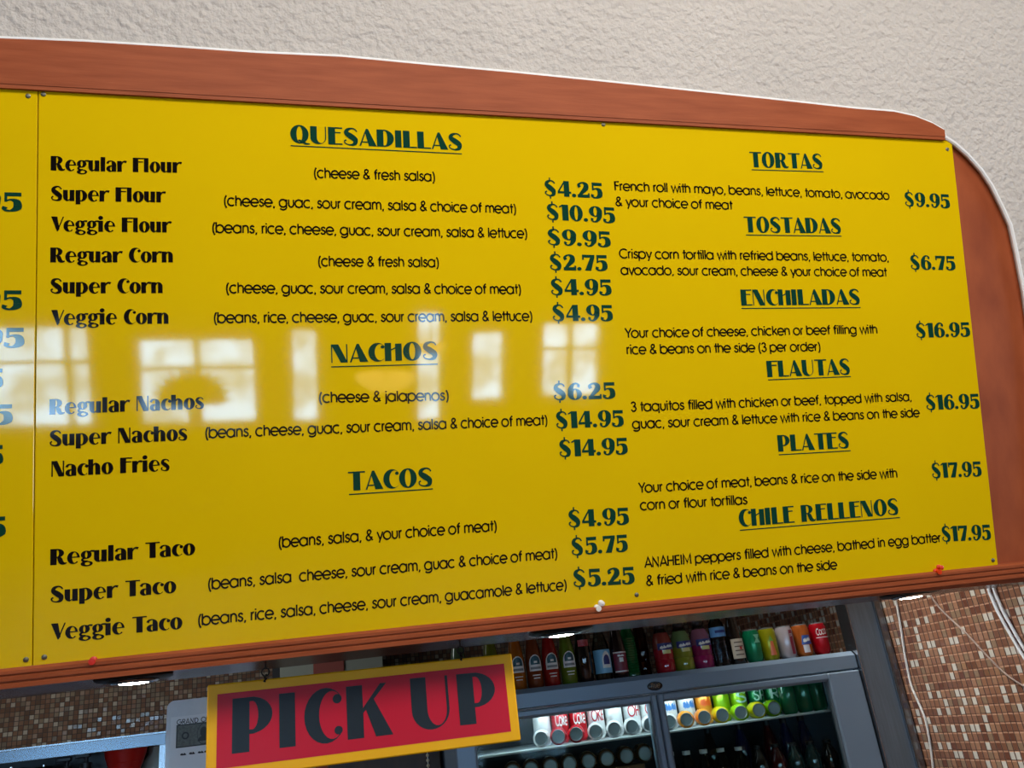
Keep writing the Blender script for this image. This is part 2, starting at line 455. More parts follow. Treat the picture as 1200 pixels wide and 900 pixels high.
T = {
 'a': (sk(_o, [(.73, 0), (.73, .74)]), .88), 'b': (sk(_o, [(.02, 0), (.02, 1)]), .84), 'c': (sk(arc(.37, .37, .37, .37, 48, 312, 12)), .74),
 'd': (sk(_o, [(.73, 0), (.73, 1)]), .88), 'e': (sk([(.02, .36), (.72, .36)]+arc(.37, .37, .37, .37, 0, 318, 12)), .82),
 'f': (sk([(.16, 0), (.16, .78)]+arc(.36, .78, .20, .20, 180, 90, 8), [(0, .68), (.38, .68)]), .42),
 'g': (sk(_o, [(.73, .74), (.73, 0)]+arc(.38, -.02, .35, .24, 0, -150, 10)), .88), 'h': (sk([(.06, 0), (.06, 1)], _nar), .70),
 'i': (sk([(.06, 0), (.06, .74)], [(.06, .88), (.06, 1.0)]), .21), 'j': (sk([(.10, .74), (.10, -.14), (.0, -.24)], [(.10, .88), (.10, 1.0)]), .25),
 'k': (sk([(.06, 0), (.06, 1)], [(.08, .32), (.50, .74)], [(.22, .44), (.56, 0)]), .62), 'l': (sk([(.06, 0), (.06, 1)]), .21),
 'm': (sk([(.06, 0), (.06, .74)], [(.06, .42)]+arc(.28, .46, .22, .26, 180, 0, 10)+[(.50, 0)], [(.50, .42)]+arc(.72, .46, .22, .26, 180, 0, 10)+[(.94, 0)]), 1.08),
 'n': (sk([(.06, 0), (.06, .74)], _nar), .70), 'o': (sk(_o), .84), 'p': (sk(_o, [(.02, -.26), (.02, .74)]), .84),
 'q': (sk(_o, [(.73, -.26), (.73, .74)]), .88), 'r': (sk([(.06, 0), (.06, .74)], [(.06, .44)]+arc(.28, .44, .22, .26, 180, 82, 8)), .38),
 's': (stroke([(.42, .58), (.34, .69), (.20, .70), (.08, .60), (.12, .46), (.28, .38), (.42, .26), (.38, .10), (.22, .03), (.08, .08), (.03, .20)], SW, 3), .54),
 't': (sk([(.18, 0), (.18, .98)], [(0, .68), (.38, .68)]), .38), 'u': (sk([(.06, .74), (.06, .32)]+arc(.31, .30, .25, .28, 180, 360, 10)+[(.56, .74)]), .70),
 'v': (sk([(0, .74), (.28, 0), (.56, .74)]), .60), 'w': (sk([(0, .74), (.22, 0), (.44, .72), (.66, 0), (.88, .74)]), .92),
 'x': (sk([(0, .74), (.52, 0)], [(.52, .74), (0, 0)]), .58), 'y': (sk([(0, .74), (.29, .04)], [(.58, .74), (.18, -.26)]), .62), 'z': (sk([(.04, .69), (.48, .69), (.02, .05), (.5, .05)]), .56),
 '~': (stroke([(0, .2), (.12, .7), (.2, .1), (.32, .75), (.42, .1), (.5, .5), (.62, .1), (.72, .8), (.8, .1), (.9, .5), (1.0, .1)], SW*1.2, 3), 1.1), '-': (sk([(.04, .4), (.36, .4)]), .44),
 '(': (sk(arc(.36, .38, .30, .64, 112, 248, 20)), .34), ')': (sk(arc(-.06, .38, .30, .64, 68, -68, 20)), .34),
 ',': (sk([(.12, .08), (.05, -.15)]), .26), '.': (sk([(.06, 0), (.06, .12)]), .2), ' ': ([], .34),
 '&': (stroke([(.70, .02), (.20, .66), (.22, .90), (.38, .97), (.52, .86), (.46, .66), (.12, .40), (.06, .20), (.22, .04), (.44, .06), (.66, .36)], SW, 3), .80),
 '3': (stroke([(.06, .80), (.16, .94), (.34, .96), (.48, .80), (.42, .60), (.26, .53), (.46, .46), (.54, .24), (.38, .04), (.16, .05), (.03, .22)], SW, 3), .64),
 'A': (sk([(0, 0), (.38, 1), (.76, 0)], [(.14, .30), (.62, .30)]), .80), 'C': (sk(arc(.50, .5, .48, .48, 45, 315, 12)), .92), 'E': (sk([(.52, .94), (.06, .94), (.06, .06), (.52, .06)], [(.06, .52), (.5, .52)]), .62),
 'F': (sk([(.06, 0), (.06, .94), (.50, .94)], [(.06, .52), (.46, .52)]), .56), 'H': (sk([(.06, 0), (.06, 1)], [(.64, 0), (.64, 1)], [(.06, .52), (.64, .52)]), .80), 'I': (sk([(.06, 0), (.06, 1)]), .22),
 'M': (sk([(.06, 0), (.10, 1), (.46, .16), (.82, 1), (.86, 0)]), 1.0), 'N': (sk([(.06, 0), (.06, .97), (.66, .03), (.66, 1)]), .82), 'Y': (sk([(0, 1), (.33, .44), (.66, 1)], [(.33, .46), (.33, 0)]), .66),
 'T': (sk([(0, .94), (.6, .94)], [(.3, .94), (.3, 0)]), .64), 'O': (sk(arc(.5, .5, .47, .47, 0, 360, 12)), 1.02), 'K': (sk([(.06, 0), (.06, 1)], [(.08, .42), (.58, 1)], [(.24, .56), (.62, 0)]), .68),
 'G': (sk(arc(.50, .5, .47, .47, 45, 360, 12)+[(.52, .5)]), 1.02), 'R': (sk([(.06, 0), (.06, .95), (.30, .95)]+arc(.32, .71, .24, .24, 90, -90, 8)+[(.08, .47)], [(.28, .47), (.58, 0)]), .66),
 'D': (sk([(.06, .05), (.06, .95), (.28, .95)]+arc(.28, .5, .45, .45, 90, -90, 10)+[(.06, .05)]), .84), 'P': (sk([(.06, 0), (.06, .95), (.30, .95)]+arc(.32, .69, .26, .26, 90, -90, 8)+[(.08, .43)]), .64),
 'S': (stroke([(.50, .80), (.40, .93), (.24, .95), (.09, .82), (.12, .62), (.32, .52), (.50, .36), (.48, .14), (.28, .04), (.10, .10), (.03, .26)], SW, 3), .62),
 'U': (sk([(.06, 1), (.06, .36)]+arc(.34, .34, .28, .30, 180, 360, 10)+[(.62, 1)]), .76), 'V': (sk([(0, 1), (.34, 0), (.68, 1)]), .72), 'L': (sk([(.06, 1), (.06, .06), (.46, .06)]), .52), 'W': (sk([(0, 1), (.24, 0), (.48, .96), (.72, 0), (.96, 1)]), 1.0),
}
def bolder(font, k):
    """a heavier cut: every piece of a glyph grown sideways about its own middle"""
    out = {}
    for ch, (g, adv) in font.items():
        def grow(p):
            xs = [q[0] for q in p]
            c, w = (min(xs)+max(xs))/2, max(xs)-min(xs)
            f = (w+k)/w if w > .02 else 1
            return [(c+(x-c)*f, y) for x, y in p]
        out[ch] = ([grow(p) for p in g], adv+k*.6)
    return out
DB = bolder(D, .03)
def layout(s, font, track=0.0):
    out, x = [], 0.0
    right = 0.0
    for ch in s:
        g, adv = font[ch]
        out += mv(g, dx=x)
        if g:
            right = x + max(p[0] for q in g for p in q)
        x += adv + track
    left = min(p[0] for q in out for p in q)
    return mv(out, dx=-left), right-left
def fit_text(s, font, p0, p1, h, track=0.0):
    """the string between baseline points p0 and p1 of a plane, capital height h; returns 2-D polygons on that plane"""
    polys, wd = layout(s, font, track)
    dx, dy = p1[0]-p0[0], p1[1]-p0[1]
    L = math.hypot(dx, dy)
    cx, cy = dx/L, dy/L
    k = L/wd
    return [[(p0[0]+cx*x*k, p0[1]+cy*x*k+y*h) for x, y in q] for q in polys]

# ------------------------------------------------------------------ palette
M_STUCCO = mat('white_stucco', (200, 193, 187), 0.85, bump=0.012, bscale=52, var=0.05, scale=3)
M_BEAD = mat('white_caulk', (240, 240, 240), 0.45)
M_WOOD = mat('red_brown_wood', (162, 84, 50), 0.48, var=0.10, scale=6, stretch=(1.1, 12, 12), bump=0.0003, bscale=24, dark=(146, 72, 41), spec=.15)
M_WOODV = mat('red_brown_veneer', (160, 80, 44), 0.45, var=0.12, scale=5, stretch=(3, 3, 1.2), dark=(140, 66, 36), spec=.3)
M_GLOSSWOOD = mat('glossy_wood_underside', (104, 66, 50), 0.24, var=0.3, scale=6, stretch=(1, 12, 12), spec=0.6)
M_YELLOW = mat('yellow_board_plastic', (226, 188, 6), 0.045, var=0.02, scale=4, bump=0.0002, bscale=3)
M_BLACK = mat('black_vinyl', (16, 14, 14), 0.06)
M_GREEN = mat('dark_green_vinyl', (14, 62, 48), 0.06)
M_STEEL = mat('brushed_steel', (146, 150, 156), 0.24, 0.95, var=0.12, scale=12, stretch=(18, 18, 1))
M_STEEL_D = mat('dull_steel', (118, 130, 140), 0.40, 0.55, var=0.15, scale=8, stretch=(14, 14, 1))
M_CHROME = mat('chrome', (205, 208, 212), 0.12, 1.0)
M_IRON = mat('dark_iron', (40, 38, 36), 0.4, 0.8)
M_SCREW = mat('screw_metal', (128, 122, 104), 0.4, 0.85)
M_TILE_B = tile_mat('brown_mosaic', ('X', 'Z'), 0.0213, [(0, (104, 78, 62)), (.20, (118, 92, 74)), (.40, (92, 72, 58)), (.54, (124, 108, 88)), (.68, (110, 98, 82)), (.80, (154, 144, 126)), (.93, (136, 116, 98))], (52, 40, 33), .10, .12)  # cool tone of the shaded back wall is put into these colours
M_TILE_R = tile_mat('orange_brown_mosaic', ('Y', 'Z'), 0.0240, [(0, (142, 102, 80)), (.22, (122, 84, 66)), (.42, (152, 114, 90)), (.58, (138, 114, 92)), (.70, (196, 192, 182)), (.90, (108, 70, 56))], (170, 126, 100), .13, .14, 0.0286, (70, 46, 38))  # warm-lit tone put into the tile colours; last colour paints gap shadow

# ------------------------------------------------------------------ the setting: stucco, wood frontage, kitchen shell, dining room
def bw(u, v, d):
    return ORG + EX*u + EV*v + EN*d
def base_v(u): return 0.0102*u           # the board's lower edge rises slightly to the right
TOP_PX = [(0, 46), (100, 50), (200, 56), (300, 63), (400, 67.5), (500, 77), (600, 86), (700, 96), (800, 106.5), (900, 117), (1000, 128), (1045, 131.5), (1070, 137), (1090, 145), (1104, 153)]
ARCH_PX = [(1107, 161), (1118, 168), (1134, 182), (1150, 200), (1162, 218), (1174, 242), (1184, 264), (1191, 296), (1200, 342), (1207, 390), (1212, 450), (1216, 520), (1221, 600), (1227, 690)]
TOP = [(-1.3, 1.312)] + [uv(*p) for p in TOP_PX]
ARCH = [uv(*p) for p in ARCH_PX]
ARCH[-1] = (ARCH[-1][0], -0.03)
EDGE = TOP + ARCH
# stucco: everything above and to the right of the arched opening
m = MB()
outer = [(-1.3, 2.6)] + [(u, 2.6) for u, v in TOP[1:]] + [(3.9, 2.6 - i*(2.63/(len(ARCH)-1))) for i in range(len(ARCH))]
for i in range(len(EDGE)-1):
    q = [EDGE[i], EDGE[i+1], outer[i+1], outer[i]]
    if outer[i+1] == outer[i]:
        q = q[:3]
    m.add([bw(a, b, -0.002) for a, b in q], [tuple(range(len(q)))])
    m.add([bw(*EDGE[i], -0.002), bw(*EDGE[i+1], -0.002), bw(*EDGE[i+1], -0.03), bw(*EDGE[i], -0.03)], [(0, 1, 2, 3)])
structure(m.build('wall_front', M_STUCCO), 'rough white stucco wall above and right of the yellow menu', 'wall')
m = MB()
bead = [bw(u, v, 0.0) for u, v in EDGE]
m.tube(bead, 0.0065, 8)
structure(m.build('trim_1', M_BEAD, smooth=True), 'bright white caulk bead edging the arched stucco opening', 'trim')
# wood backing with the arched right end
m = MB()
back = [(-1.3, -0.02)] + TOP + ARCH
m.prism(back, bw, -0.012, -0.040)
structure(m.build('wall_fascia', M_WOODV), 'red-brown wood backing panel with arched end right of menu', 'wall')
# top wood rail with a lower groove lip, square cut at its right end
top_in = [(u, v-0.003) for u, v in TOP]
m = MB()
n_ = len(top_in)
low = [(u, 1.2255) for u, v in top_in]
m.prism(top_in + low[::-1], bw, -0.012, 0.010)
lip = [(u, 1.2255) for u, v in top_in]
lip2 = [(u, 1.2165) for u, v in top_in]
m.prism(lip + lip2[::-1], bw, -0.012, 0.0085)
structure(m.build('trim_2', M_WOOD), 'red-brown wood rail along the top of the yellow menu', 'trim')
# lower moulding with three steps, following the board's lower edge
prof = [(0.0, -0.012), (0.0, 0.004), (-0.004, 0.010), (-0.0105, 0.010), (-0.0115, 0.006), (-0.014, 0.006), (-0.0155, 0.014), (-0.023, 0.014), (-0.0245, 0.009), (-0.0275, 0.009), (-0.029, 0.016), (-0.037, 0.016), (-0.037, -0.05), (0.0, -0.05)]
m = MB()
U0, U1 = -1.3, 2.74
vs = [bw(U0, base_v(U0)+a, d) for a, d in prof] + [bw(U1, base_v(U1)+a, d) for a, d in prof]
k = len(prof)
m.add(vs, [tuple(range(k)), tuple(range(2*k-1, k-1, -1))] + [(i, (i+1) % k, k+(i+1) % k, k+i) for i in range(k)])
structure(m.build('trim_3', M_WOOD), 'grooved red-brown wood moulding under the yellow menu', 'trim')
# glossy underside of the header
m = MB()
def under(u, y, dz=0.0):
    p = bw(u, base_v(u)-0.036, 0.0)
    return Vector((p.x, y, p.z+dz))
YF = under(0, 0).y
yf = bw(0, -0.036, -0.02).y
vs = [under(U0, yf), under(U1, yf), under(U1, 2.215), under(U0, 2.215), under(U0, yf, .05), under(U1, yf, .05), under(U1, 2.215, .05), under(U0, 2.215, .05)]
m.add(vs, [(0, 3, 2, 1), (4, 5, 6, 7), (0, 1, 5, 4), (1, 2, 6, 5), (2, 3, 7, 6), (3, 0, 4, 7)])
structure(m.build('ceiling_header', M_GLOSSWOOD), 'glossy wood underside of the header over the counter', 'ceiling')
m = MB(); m.box(-1.9, 2.19, 2.215, 2.245, 1.86, 2.75)
structure(m.build('wall_header', mat('cream_paint', (150, 140, 126), 0.7)), 'kitchen side of the header above the pick up sign', 'wall')

XR, YB = 2.19, 4.6
m = MB(); m.box(-3.2, XR+.1, YB, YB+.1, 0, 2.75)
structure(m.build('wall_back', M_TILE_B), 'brown and cream mosaic tile wall behind the kitchen shelf', 'wall')
m = MB()
pr = [(1.99, 0), (1.99, 1.785), (2.25, 1.785), (2.25, 2.75), (YB, 2.75), (YB, 0)]
m.prism(pr, lambda a, b, d: (d, a, b), XR, XR+.1)
structure(m.build('wall_right', M_TILE_R), 'orange-brown mosaic tile side wall right of the steel post', 'wall')
m = MB(); m.box(-3.3, -3.2, 2.2, YB+.1, 0, 2.75)
structure(m.build('wall_left', mat('grey_paint', (120, 118, 114), 0.7)), 'plain side wall of the kitchen', 'wall')
m = MB(); m.box(-3.3, XR+.1, 2.22, YB+.1, 2.75, 2.85)
structure(m.build('ceiling_kitchen', mat('grey_ceiling', (128, 126, 122), 0.8)), 'plain kitchen ceiling', 'ceiling')
m = MB(); m.box(-6, 9, -4.4, YB+.1, -.1, 0)
structure(m.build('floor', mat('terracotta_floor', (128, 84, 62), 0.5, var=0.2, scale=4)), 'terracotta coloured floor', 'floor')
m = MB(); m.box(-6, 9, -4.4, 1.2, 4.05, 4.15)
structure(m.build('ceiling', mat('cream_ceiling', (200, 190, 170), 0.8)), 'cream ceiling of the dining room', 'ceiling')
for nm, x in (('wall_west', -6.0), ('wall_east', 9.0)):
    m = MB(); m.box(x-.1, x, -4.4, 1.2, 0, 4.05)
    structure(m.build(nm, mat('ochre_paint', (150, 112, 60), 0.8)), 'ochre painted end wall of the dining room', 'wall')
# rear wall with window openings, reflected in the glossy menu
YW = -4.0
WINS = [(-2.80, -1.80, .98, 1.90), (-1.46, -.45, .97, 1.78), (-.17, .10, .95, 1.86), (.98, 1.25, .92, 2.02), (1.50, 1.86, 1.10, 1.82), (2.20, 2.84, 1.12, 1.90)]
m = MB()
xs = sorted({-6.0, 9.0} | {a for w_ in WINS for a in w_[:2]})
for a, b in zip(xs, xs[1:]):
    hit = [w_ for w_ in WINS if w_[0] <= a and b <= w_[1]]
    if hit:
        m.box(a, b, YW-.2, YW, 0, hit[0][2]); m.box(a, b, YW-.2, YW, hit[0][3], 4.05)
    else:
        m.box(a, b, YW-.2, YW, 0, 4.05)
structure(m.build('wall_rear', mat('mustard_paint', (142, 106, 52), 0.8)), 'ochre painted rear wall of the dining room', 'wall')
def pane_mat():
    mm = bpy.data.materials.new('bright_daylight')
    mm.use_nodes = True
    nt = mm.node_tree
    b = nt.nodes['Principled BSDF']
    tc = nt.nodes.new('ShaderNodeTexCoord')
    nz = nt.nodes.new('ShaderNodeTexNoise'); nz.inputs['Scale'].default_value = 3.5; nz.inputs['Detail'].default_value = 5
    r = nt.nodes.new('ShaderNodeValToRGB')
    r.color_ramp.elements[0].position = .38; r.color_ramp.elements[0].color = (.16, .26, .34, 1)
    r.color_ramp.elements[1].position = .58; r.color_ramp.elements[1].color = (.36, .66, 1, 1)
    nt.links.new(tc.outputs['Object'], nz.inputs['Vector'])
    nt.links.new(nz.outputs['Fac'], r.inputs['Fac'])
    nt.links.new(r.outputs['Color'], b.inputs['Emission Color'])
    b.inputs['Emission Strength'].default_value = WINDOW_LIGHT
    b.inputs['Base Color'].default_value = (.1, .1, .1, 1)
    return mm
M_PANE = pane_mat()
M_FRAME = mat('white_window_frame', (190, 186, 176), 0.5)
for i, (a, b, c, d) in enumerate(WINS):
    root = structure(thing('window_%d' % (i+1), 'daylit window in the dining room rear wall', 'window', ((a+b)/2, YW, c)), None, None)
    x0, x1, h = a-(a+b)/2, b-(a+b)/2, d-c
    MB().box(x0, x1, -.16, -.15, 0, h).build('pane', M_PANE, root)
    f = MB()
    t_ = .035
    for q in ((x0, x0+t_, 0, h), (x1-t_, x1, 0, h), (x0+t_, x1-t_, 0, t_), (x0+t_, x1-t_, h-t_, h)):
        f.box(q[0], q[1], -.14, -.02, q[2], q[3])
    if b-a > .6:
        mx = x0+(x1-x0)*(.80 if i == 0 else .5)
        f.box(mx-.025, mx+.025, -.13, -.05, t_, h-t_)
        f.box(x0+t_, x1-t_, -.12, -.06, h*.62, h*.62+.035)
    f.build('frame', M_FRAME, root)
# a palm pot standing in front of the second window and two pendant lamps: seen as reflections
root = thing('potted_palm', 'potted fan palm standing in front of the dining room window', 'plant', (-.95, -3.55, 0))
MB().lathe([(.16, 0), (.21, .38), (.23, .42), (.20, .42), (.19, .36), (0, .36)], 24).build('pot', mat('clay_pot', (120, 66, 44), 0.7), root, True)
MB().tube([(0, 0, .36), (.02, 0, .8), (0, 0, 1.28)], [.06, .045, .035], 10).build('trunk', mat('palm_trunk', (80, 60, 40), 0.9), root, True)
f = MB()
for k in range(13):
    a = PI*(k/12)
    tip = (.34*math.cos(a), .02*(-1)**k, 1.30+.30*math.sin(a))
    px, pz = -math.sin(a)*.045, math.cos(a)*.045
    mid = (.2*math.cos(a), .01, 1.30+.18*math.sin(a))
    f.add([(0, 0, 1.27), (mid[0]+px, mid[1], mid[2]+pz), tip, (mid[0]-px, mid[1], mid[2]-pz)], [(0, 1, 2, 3)])
f.build('fronds', mat('palm_leaf', (48, 66, 30), 0.6), root)
def pendant(x, y, z, r, s, label):
    root = thing('pendant_lamp', label, 'lamp', (x, y, z), 'warm pendant lamps in the dining room')
    MB().lathe([(0, 0), (r*.5, r*.08), (r*.85, r*.28), (r, r*.55), (r*.97, r*.55), (r*.8, r*.32), (r*.45, r*.14), (0, r*.07)], 28).build(
        'lamp_shade', mat('warm_bowl_glass', (250, 214, 150), 0.4, emit=(255, 205, 130), estr=s), root, True)
    MB().tube([(0, 0, r*.1), (0, 0, 4.05-z)], .008, 8).build('rod', M_IRON, root, True)
pendant(.66, -3.5, 1.34, .27, 4.0, 'wide warm glass bowl lamp hanging low in the dining room')
pendant(.98, -3.0, 1.74,   .13, 26.0, 'small bright warm lamp hanging in front of the dining room windows')

# ------------------------------------------------------------------ the yellow menu boards
def board_part(polys, name, m_, parent, off=0.0007):
    return MB().polys(polys, lambda a, b: (a, b, off), (0, 0, 2.5e-5)).build(name, m_, parent)
SEAM = -0.0005
def panel(u0, u1, parent):
    mb = MB()
    pts = [(u0, base_v(u0)-0.001), (u1, base_v(u1)-0.001), (u1, 1.219), (u0, 1.219)]
    vs = [(a, b, -0.0115) for a, b in pts]
    e = 0.0012
    ins = [(u0+e, pts[0][1]+e), (u1-e, pts[1][1]+e), (u1-e, 1.219-e), (u0+e, 1.219-e)]
    vs += [(a, b, -0.0012) for a, b in pts] + [(a, b, 0.0) for a, b in ins]
    fs = [(3, 2, 1, 0), (8, 9, 10, 11)]
    for k0 in (0, 4):
        fs += [(k0+i, k0+(i+1) % 4, k0+4+(i+1) % 4, k0+4+i) for i in range(4)]
    mb.add(vs, fs)
    return mb.build('panel', M_YELLOW, parent)
main = thing('menu_board', 'large glossy yellow menu board headed QUESADILLAS at left and TORTAS at right', 'menu board', matrix=BOARD)
panel(0.0008, 2.3605, main)
left = thing('menu_board', 'second yellow menu board cut by the left picture edge, only price endings showing', 'menu board', matrix=BOARD)
panel(-1.22, -0.0012, left)

NAMES = [('Regular Flour', (59.5, 199.8), (213.6, 202.6)), ('Super Flour', (59.9, 235.2), (194.8, 237.3)), ('Veggie Flour', (60, 271.0), (201.6, 272.5)),
 ('Reguar Corn', (59, 307.5), (202.7, 307.5)), ('Super Corn', (59.3, 343.9), (190.7, 343.5)), ('Veggie Corn', (60, 381), (197.5, 379.3)),
 ('Regular Nachos', (58, 485.8), (239, 478.8)), ('Super Nachos', (58.3, 523.0), (219.5, 515.8)), ('Nacho Fries', (60.3, 558.8), (198.8, 551.4)),
 ('Regular Taco', (59, 662.4), (228.9, 649.9)), ('Super Taco', (59.5, 706.3), (206.7, 694.4)), ('Veggie Taco', (59.8, 750.0), (213.9, 736.6))]
HEADS = [('QUESADILLAS', (340.3, 167.2), (541.5, 176.3), (340.6, 170.8), (541.2, 180.4)), ('NACHOS', (388.3, 425.4), (512.7, 421.2), (388, 430), (513, 426.7)),
 ('TACOS', (408.3, 575.2), (506.7, 569.5), (409, 579.5), (507.3, 572.9)), ('TORTAS', (879.3, 196), (964, 198.2), (880.7, 199), (965, 201.4)),
 ('TOSTADAS', (872.7, 272.3), (985.7, 273.8), (874, 275.5), (986, 276.8)), ('ENCHILADAS', (868.7, 358.2), (1007.8, 356.9), (868.7, 361.5), (1008.3, 360.5)),
 ('FLAUTAS', (899.2, 442), (996.2, 438.8), (900, 445.2), (997, 441.3)), ('PLATES', (912, 529.4), (995, 524.9), (912.5, 533), (996.7, 528.2)),
 ('CHILE RELLENOS', (866.3, 617.4), (1053, 602.8), (867, 621.4), (1054.7, 606.4))]
DESCS = [('(cheese & fresh salsa)', (368, 208), (510, 212.5)), ('(cheese, guac, sour cream, salsa & choice of meat)', (262.5, 240.8), (605, 250)),
 ('(beans, rice, cheese, guac, sour cream, salsa & lettuce)', (248.8, 272.5), (618, 278.9)), ('(cheese & fresh salsa)', (373, 311.7), (514.5, 312.9)),
 ('(cheese, guac, sour cream, salsa & choice of meat)', (265, 343.3), (610.7, 344.3)), ('(beans, rice, cheese, guac, sour cream, salsa & lettuce)', (250.7, 378.3), (624, 375.8)),
 ('(cheese & jalapenos)', (374, 471.7), (526, 469.0)), ('(beans, cheese, guac, sour cream, salsa & choice of meat)', (240.7, 513.3), (641.7, 497.7)),
 ('(beans, salsa, & your choice of meat)', (326.7, 641.7), (582.3, 621.7)), ('(beans, salsa  cheese, sour cream, guac & choice of meat)', (244, 690.7), (653.3, 654)),
 ('(beans, rice, salsa, cheese, sour cream, guacamole & lettuce)', (232.3, 733), (664.3, 690.7)),
 ('French roll with mayo, beans, lettuce, tomato, avocado', (720, 223), (1042.6, 233.9)), ('& your choice of meat', (721.3, 241.3), (858.8, 245.5)),
 ('Crispy corn tortilla with refried beans, lettuce, tomato,', (725.5, 302.5), (1041.5, 306.3)), ('avocado, sour cream, cheese & your choice of meat', (727.2, 321.7), (1039.7, 323.8)),
 ('Your choice of cheese, chicken or beef filling with', (732.3, 395.7), (1028.3, 390.7)), ('rice & beans on the side (3 per order)', (734.3, 415), (961.7, 411)),
 ('3 taquitos filled with chicken or beef, topped with salsa,', (739.3, 482.3), (1068.3, 469.6)), ('guac, sour cream & lettuce with rice & beans on the side', (740.7, 502.3), (1078.3, 488.3)),
 ('Your choice of meat, beans & rice on the side with', (748.3, 577.3), (1051.7, 559.3)), ('corn or flour tortillas', (750, 597.7), (876, 590.7)),
 ('ANAHEIM peppers filled with cheese, bathed in egg batter', (755, 665.3), (1102.6, 634.9)), ('& fried with rice & beans on the side', (757.3, 686.3), (981.6, 666.6))]
PRICES = [('$4.25', (638.6, 229.4), (706.5, 232.8)), ('$10.95', (641.3, 257.3), (721.2, 261.7)), ('$9.95', (642.3, 287.0), (716, 289.9)), ('$2.75', (644.8, 316.5), (712.3, 317.6)),
 ('$4.95', (646, 345.8), (717, 346.2)), ('$4.95', (647.9, 376.2), (718.5, 376.3)), ('$6.25', (649.2, 469), (721.5, 467)), ('$14.95', (652.1, 502.1), (731.3, 499.7)),
 ('$14.95', (655.9, 535.5), (736, 532.2)), ('$4.95', (666.6, 618), (737.4, 614.4)), ('$5.75', (670.3, 651), (736, 646)), ('$5.25', (672.4, 688), (744, 684.0)),
 ('$9.95', (1061, 241.5), (1113.6, 244.3)), ('$6.75', (1067.7, 315.8), (1120, 316.8)), ('$16.95', (1074.3, 395.9), (1137.3, 394.4)), ('$16.95', (1086, 480.4), (1148.3, 478.5)),
 ('$17.95', (1092.7, 560.4), (1150.7, 558)), ('$17.95', (1104.5, 634.8), (1161.7, 632.3))]
def kids(text, name, font, a, b, h, m_, parent, track=0.0):
    return board_part(fit_text(text, font, uv(*a), uv(*b), h, track), name, m_, parent)
for s, a, b in NAMES:
    kids(s, 'item_name', DB, a, b, .0325, M_BLACK, main, .0)
for s, a, b, c, d in HEADS:
    o = kids(s, 'heading', D, a, b, .0425, M_GREEN, main, .0)
    p, q = uv(*c), uv(*d)
    board_part([[(p[0], p[1]-.0013), (q[0], q[1]-.0013), (q[0], q[1]+.0013), (p[0], p[1]+.0013)]], 'underline', M_GREEN, o)
for s, a, b in DESCS:
    kids(s, 'description', T, a, b, .0240, M_BLACK, main, .02)
for s, a, b in PRICES:
    kids(s, 'price', DB, a, b, .0405, M_GREEN, main, -.02)
for x, y in [(26, 248), (26, 363), (28.7, 407), (3.8, 455), (15, 497), (4, 545), (7, 629)]:
    e = uv(x, y)
    polys, wd = layout('95', DB, -.02)
    k = .083/wd
    board_part([[(e[0]-.083+px*k, e[1]+py*.0415) for px, py in q] for q in polys], 'price', M_GREEN, left)
def screw(x, y, parent, r=.0055):
    a, b = uv(x, y)
    mb = MB().lathe([(r, -.0005), (r*.95, .0014), (r*.6, .0026), (0, .003)], 14, Matrix.Translation((a, b, 0)))
    mb.box(a-r*.7, a+r*.7, b-.0006, b+.0006, .0024, .0033)
    mb.build('screw', M_SCREW, parent, True)
for x, y in [(51, 110.5), (52, 770), (707, 146), (746, 697), (1110, 175), (1163.5, 656.5)]:
    screw(x, y, main)
for x, y in [(33, 112.5), (30.5, 773)]:
    screw(x, y, left)
def pin(x, y, rgb, label, two=False):
    a, b = uv(x, y)
    root = thing('push_pin', label, 'push pin', matrix=BOARD @ Matrix.Translation((a, b, 0.0005)))
    c_ = mat('pin_%d_%d_%d' % rgb, rgb, .35)
    MB().lathe([(.0075, 0), (.0078, .003), (.0045, .005), (.0042, .012), (.0066, .014), (.0068, .0165), (0, .017)], 16).build('head', c_, root, True)
    if two:
        MB().lathe([(.0068, 0), (.007, .003), (.004, .005), (.004, .011), (.006, .013), (0, .0155)], 16, Matrix.Translation((.011, .010, 0))).build('head', c_, root, True)
    MB().tube([(0, 0, .001), (0, 0, -.008)], .0008, 6).build('point', M_SCREW, root)
pin(110, 773.5, (214, 48, 36), 'red push pin at the lower left edge of the menu')
pin(699, 712, (236, 230, 224), 'white double-headed push pin at the lower middle edge of menu', True)
pin(1096, 669.5, (226, 62, 20), 'orange-red push pin at the lower right edge of the menu', True)

# ------------------------------------------------------------------ puck lights under the header
M_LENS = mat('lit_lens', (255, 250, 235), .4, emit=(255, 246, 226), estr=34)
def puck(px, py, label):
    d = ray(px, py)
    u = .0
    z = None
    for _ in range(6):                     # meet the sloping underside
        zz = (under(u, 0).z if z is not None else 1.785) - .010
        z = zz
        p = CAM + d*((z-CAM.z)/d.z)
        u = p.x - ORG.x
    p.y = min(max(p.y, 2.03), 2.115)
    root = thing('puck_light', label, 'light', (p.x, p.y, under(p.x-ORG.x, 0).z), 'round puck lights under the wood header')
    MB().lathe([(.0, 0), (.078, 0), (.080, -.003), (.074, -.006), (.052, -.008), (.052, -.004), (0, -.004)], 36).build('rim', M_IRON, root, True)
    MB().lathe([(.050, -.005), (.052, -.010), (.046, -.013), (.032, -.014), (.030, -.010)], 36).build('ring', M_CHROME, root, True)
    MB().lathe([(0, -.006), (.029, -.006), (.030, -.0135), (.018, -.0150), (0, -.0155)], 28).build('lens', M_LENS, root, True)
puck(148, 796, 'lit puck light under the header above the tile wall, left of the PICK UP sign')
puck(667, 739, 'lit puck light under the header above the lime green bottle')
puck(1067, 699, 'lit puck light under the header beside the white cable on tiles')

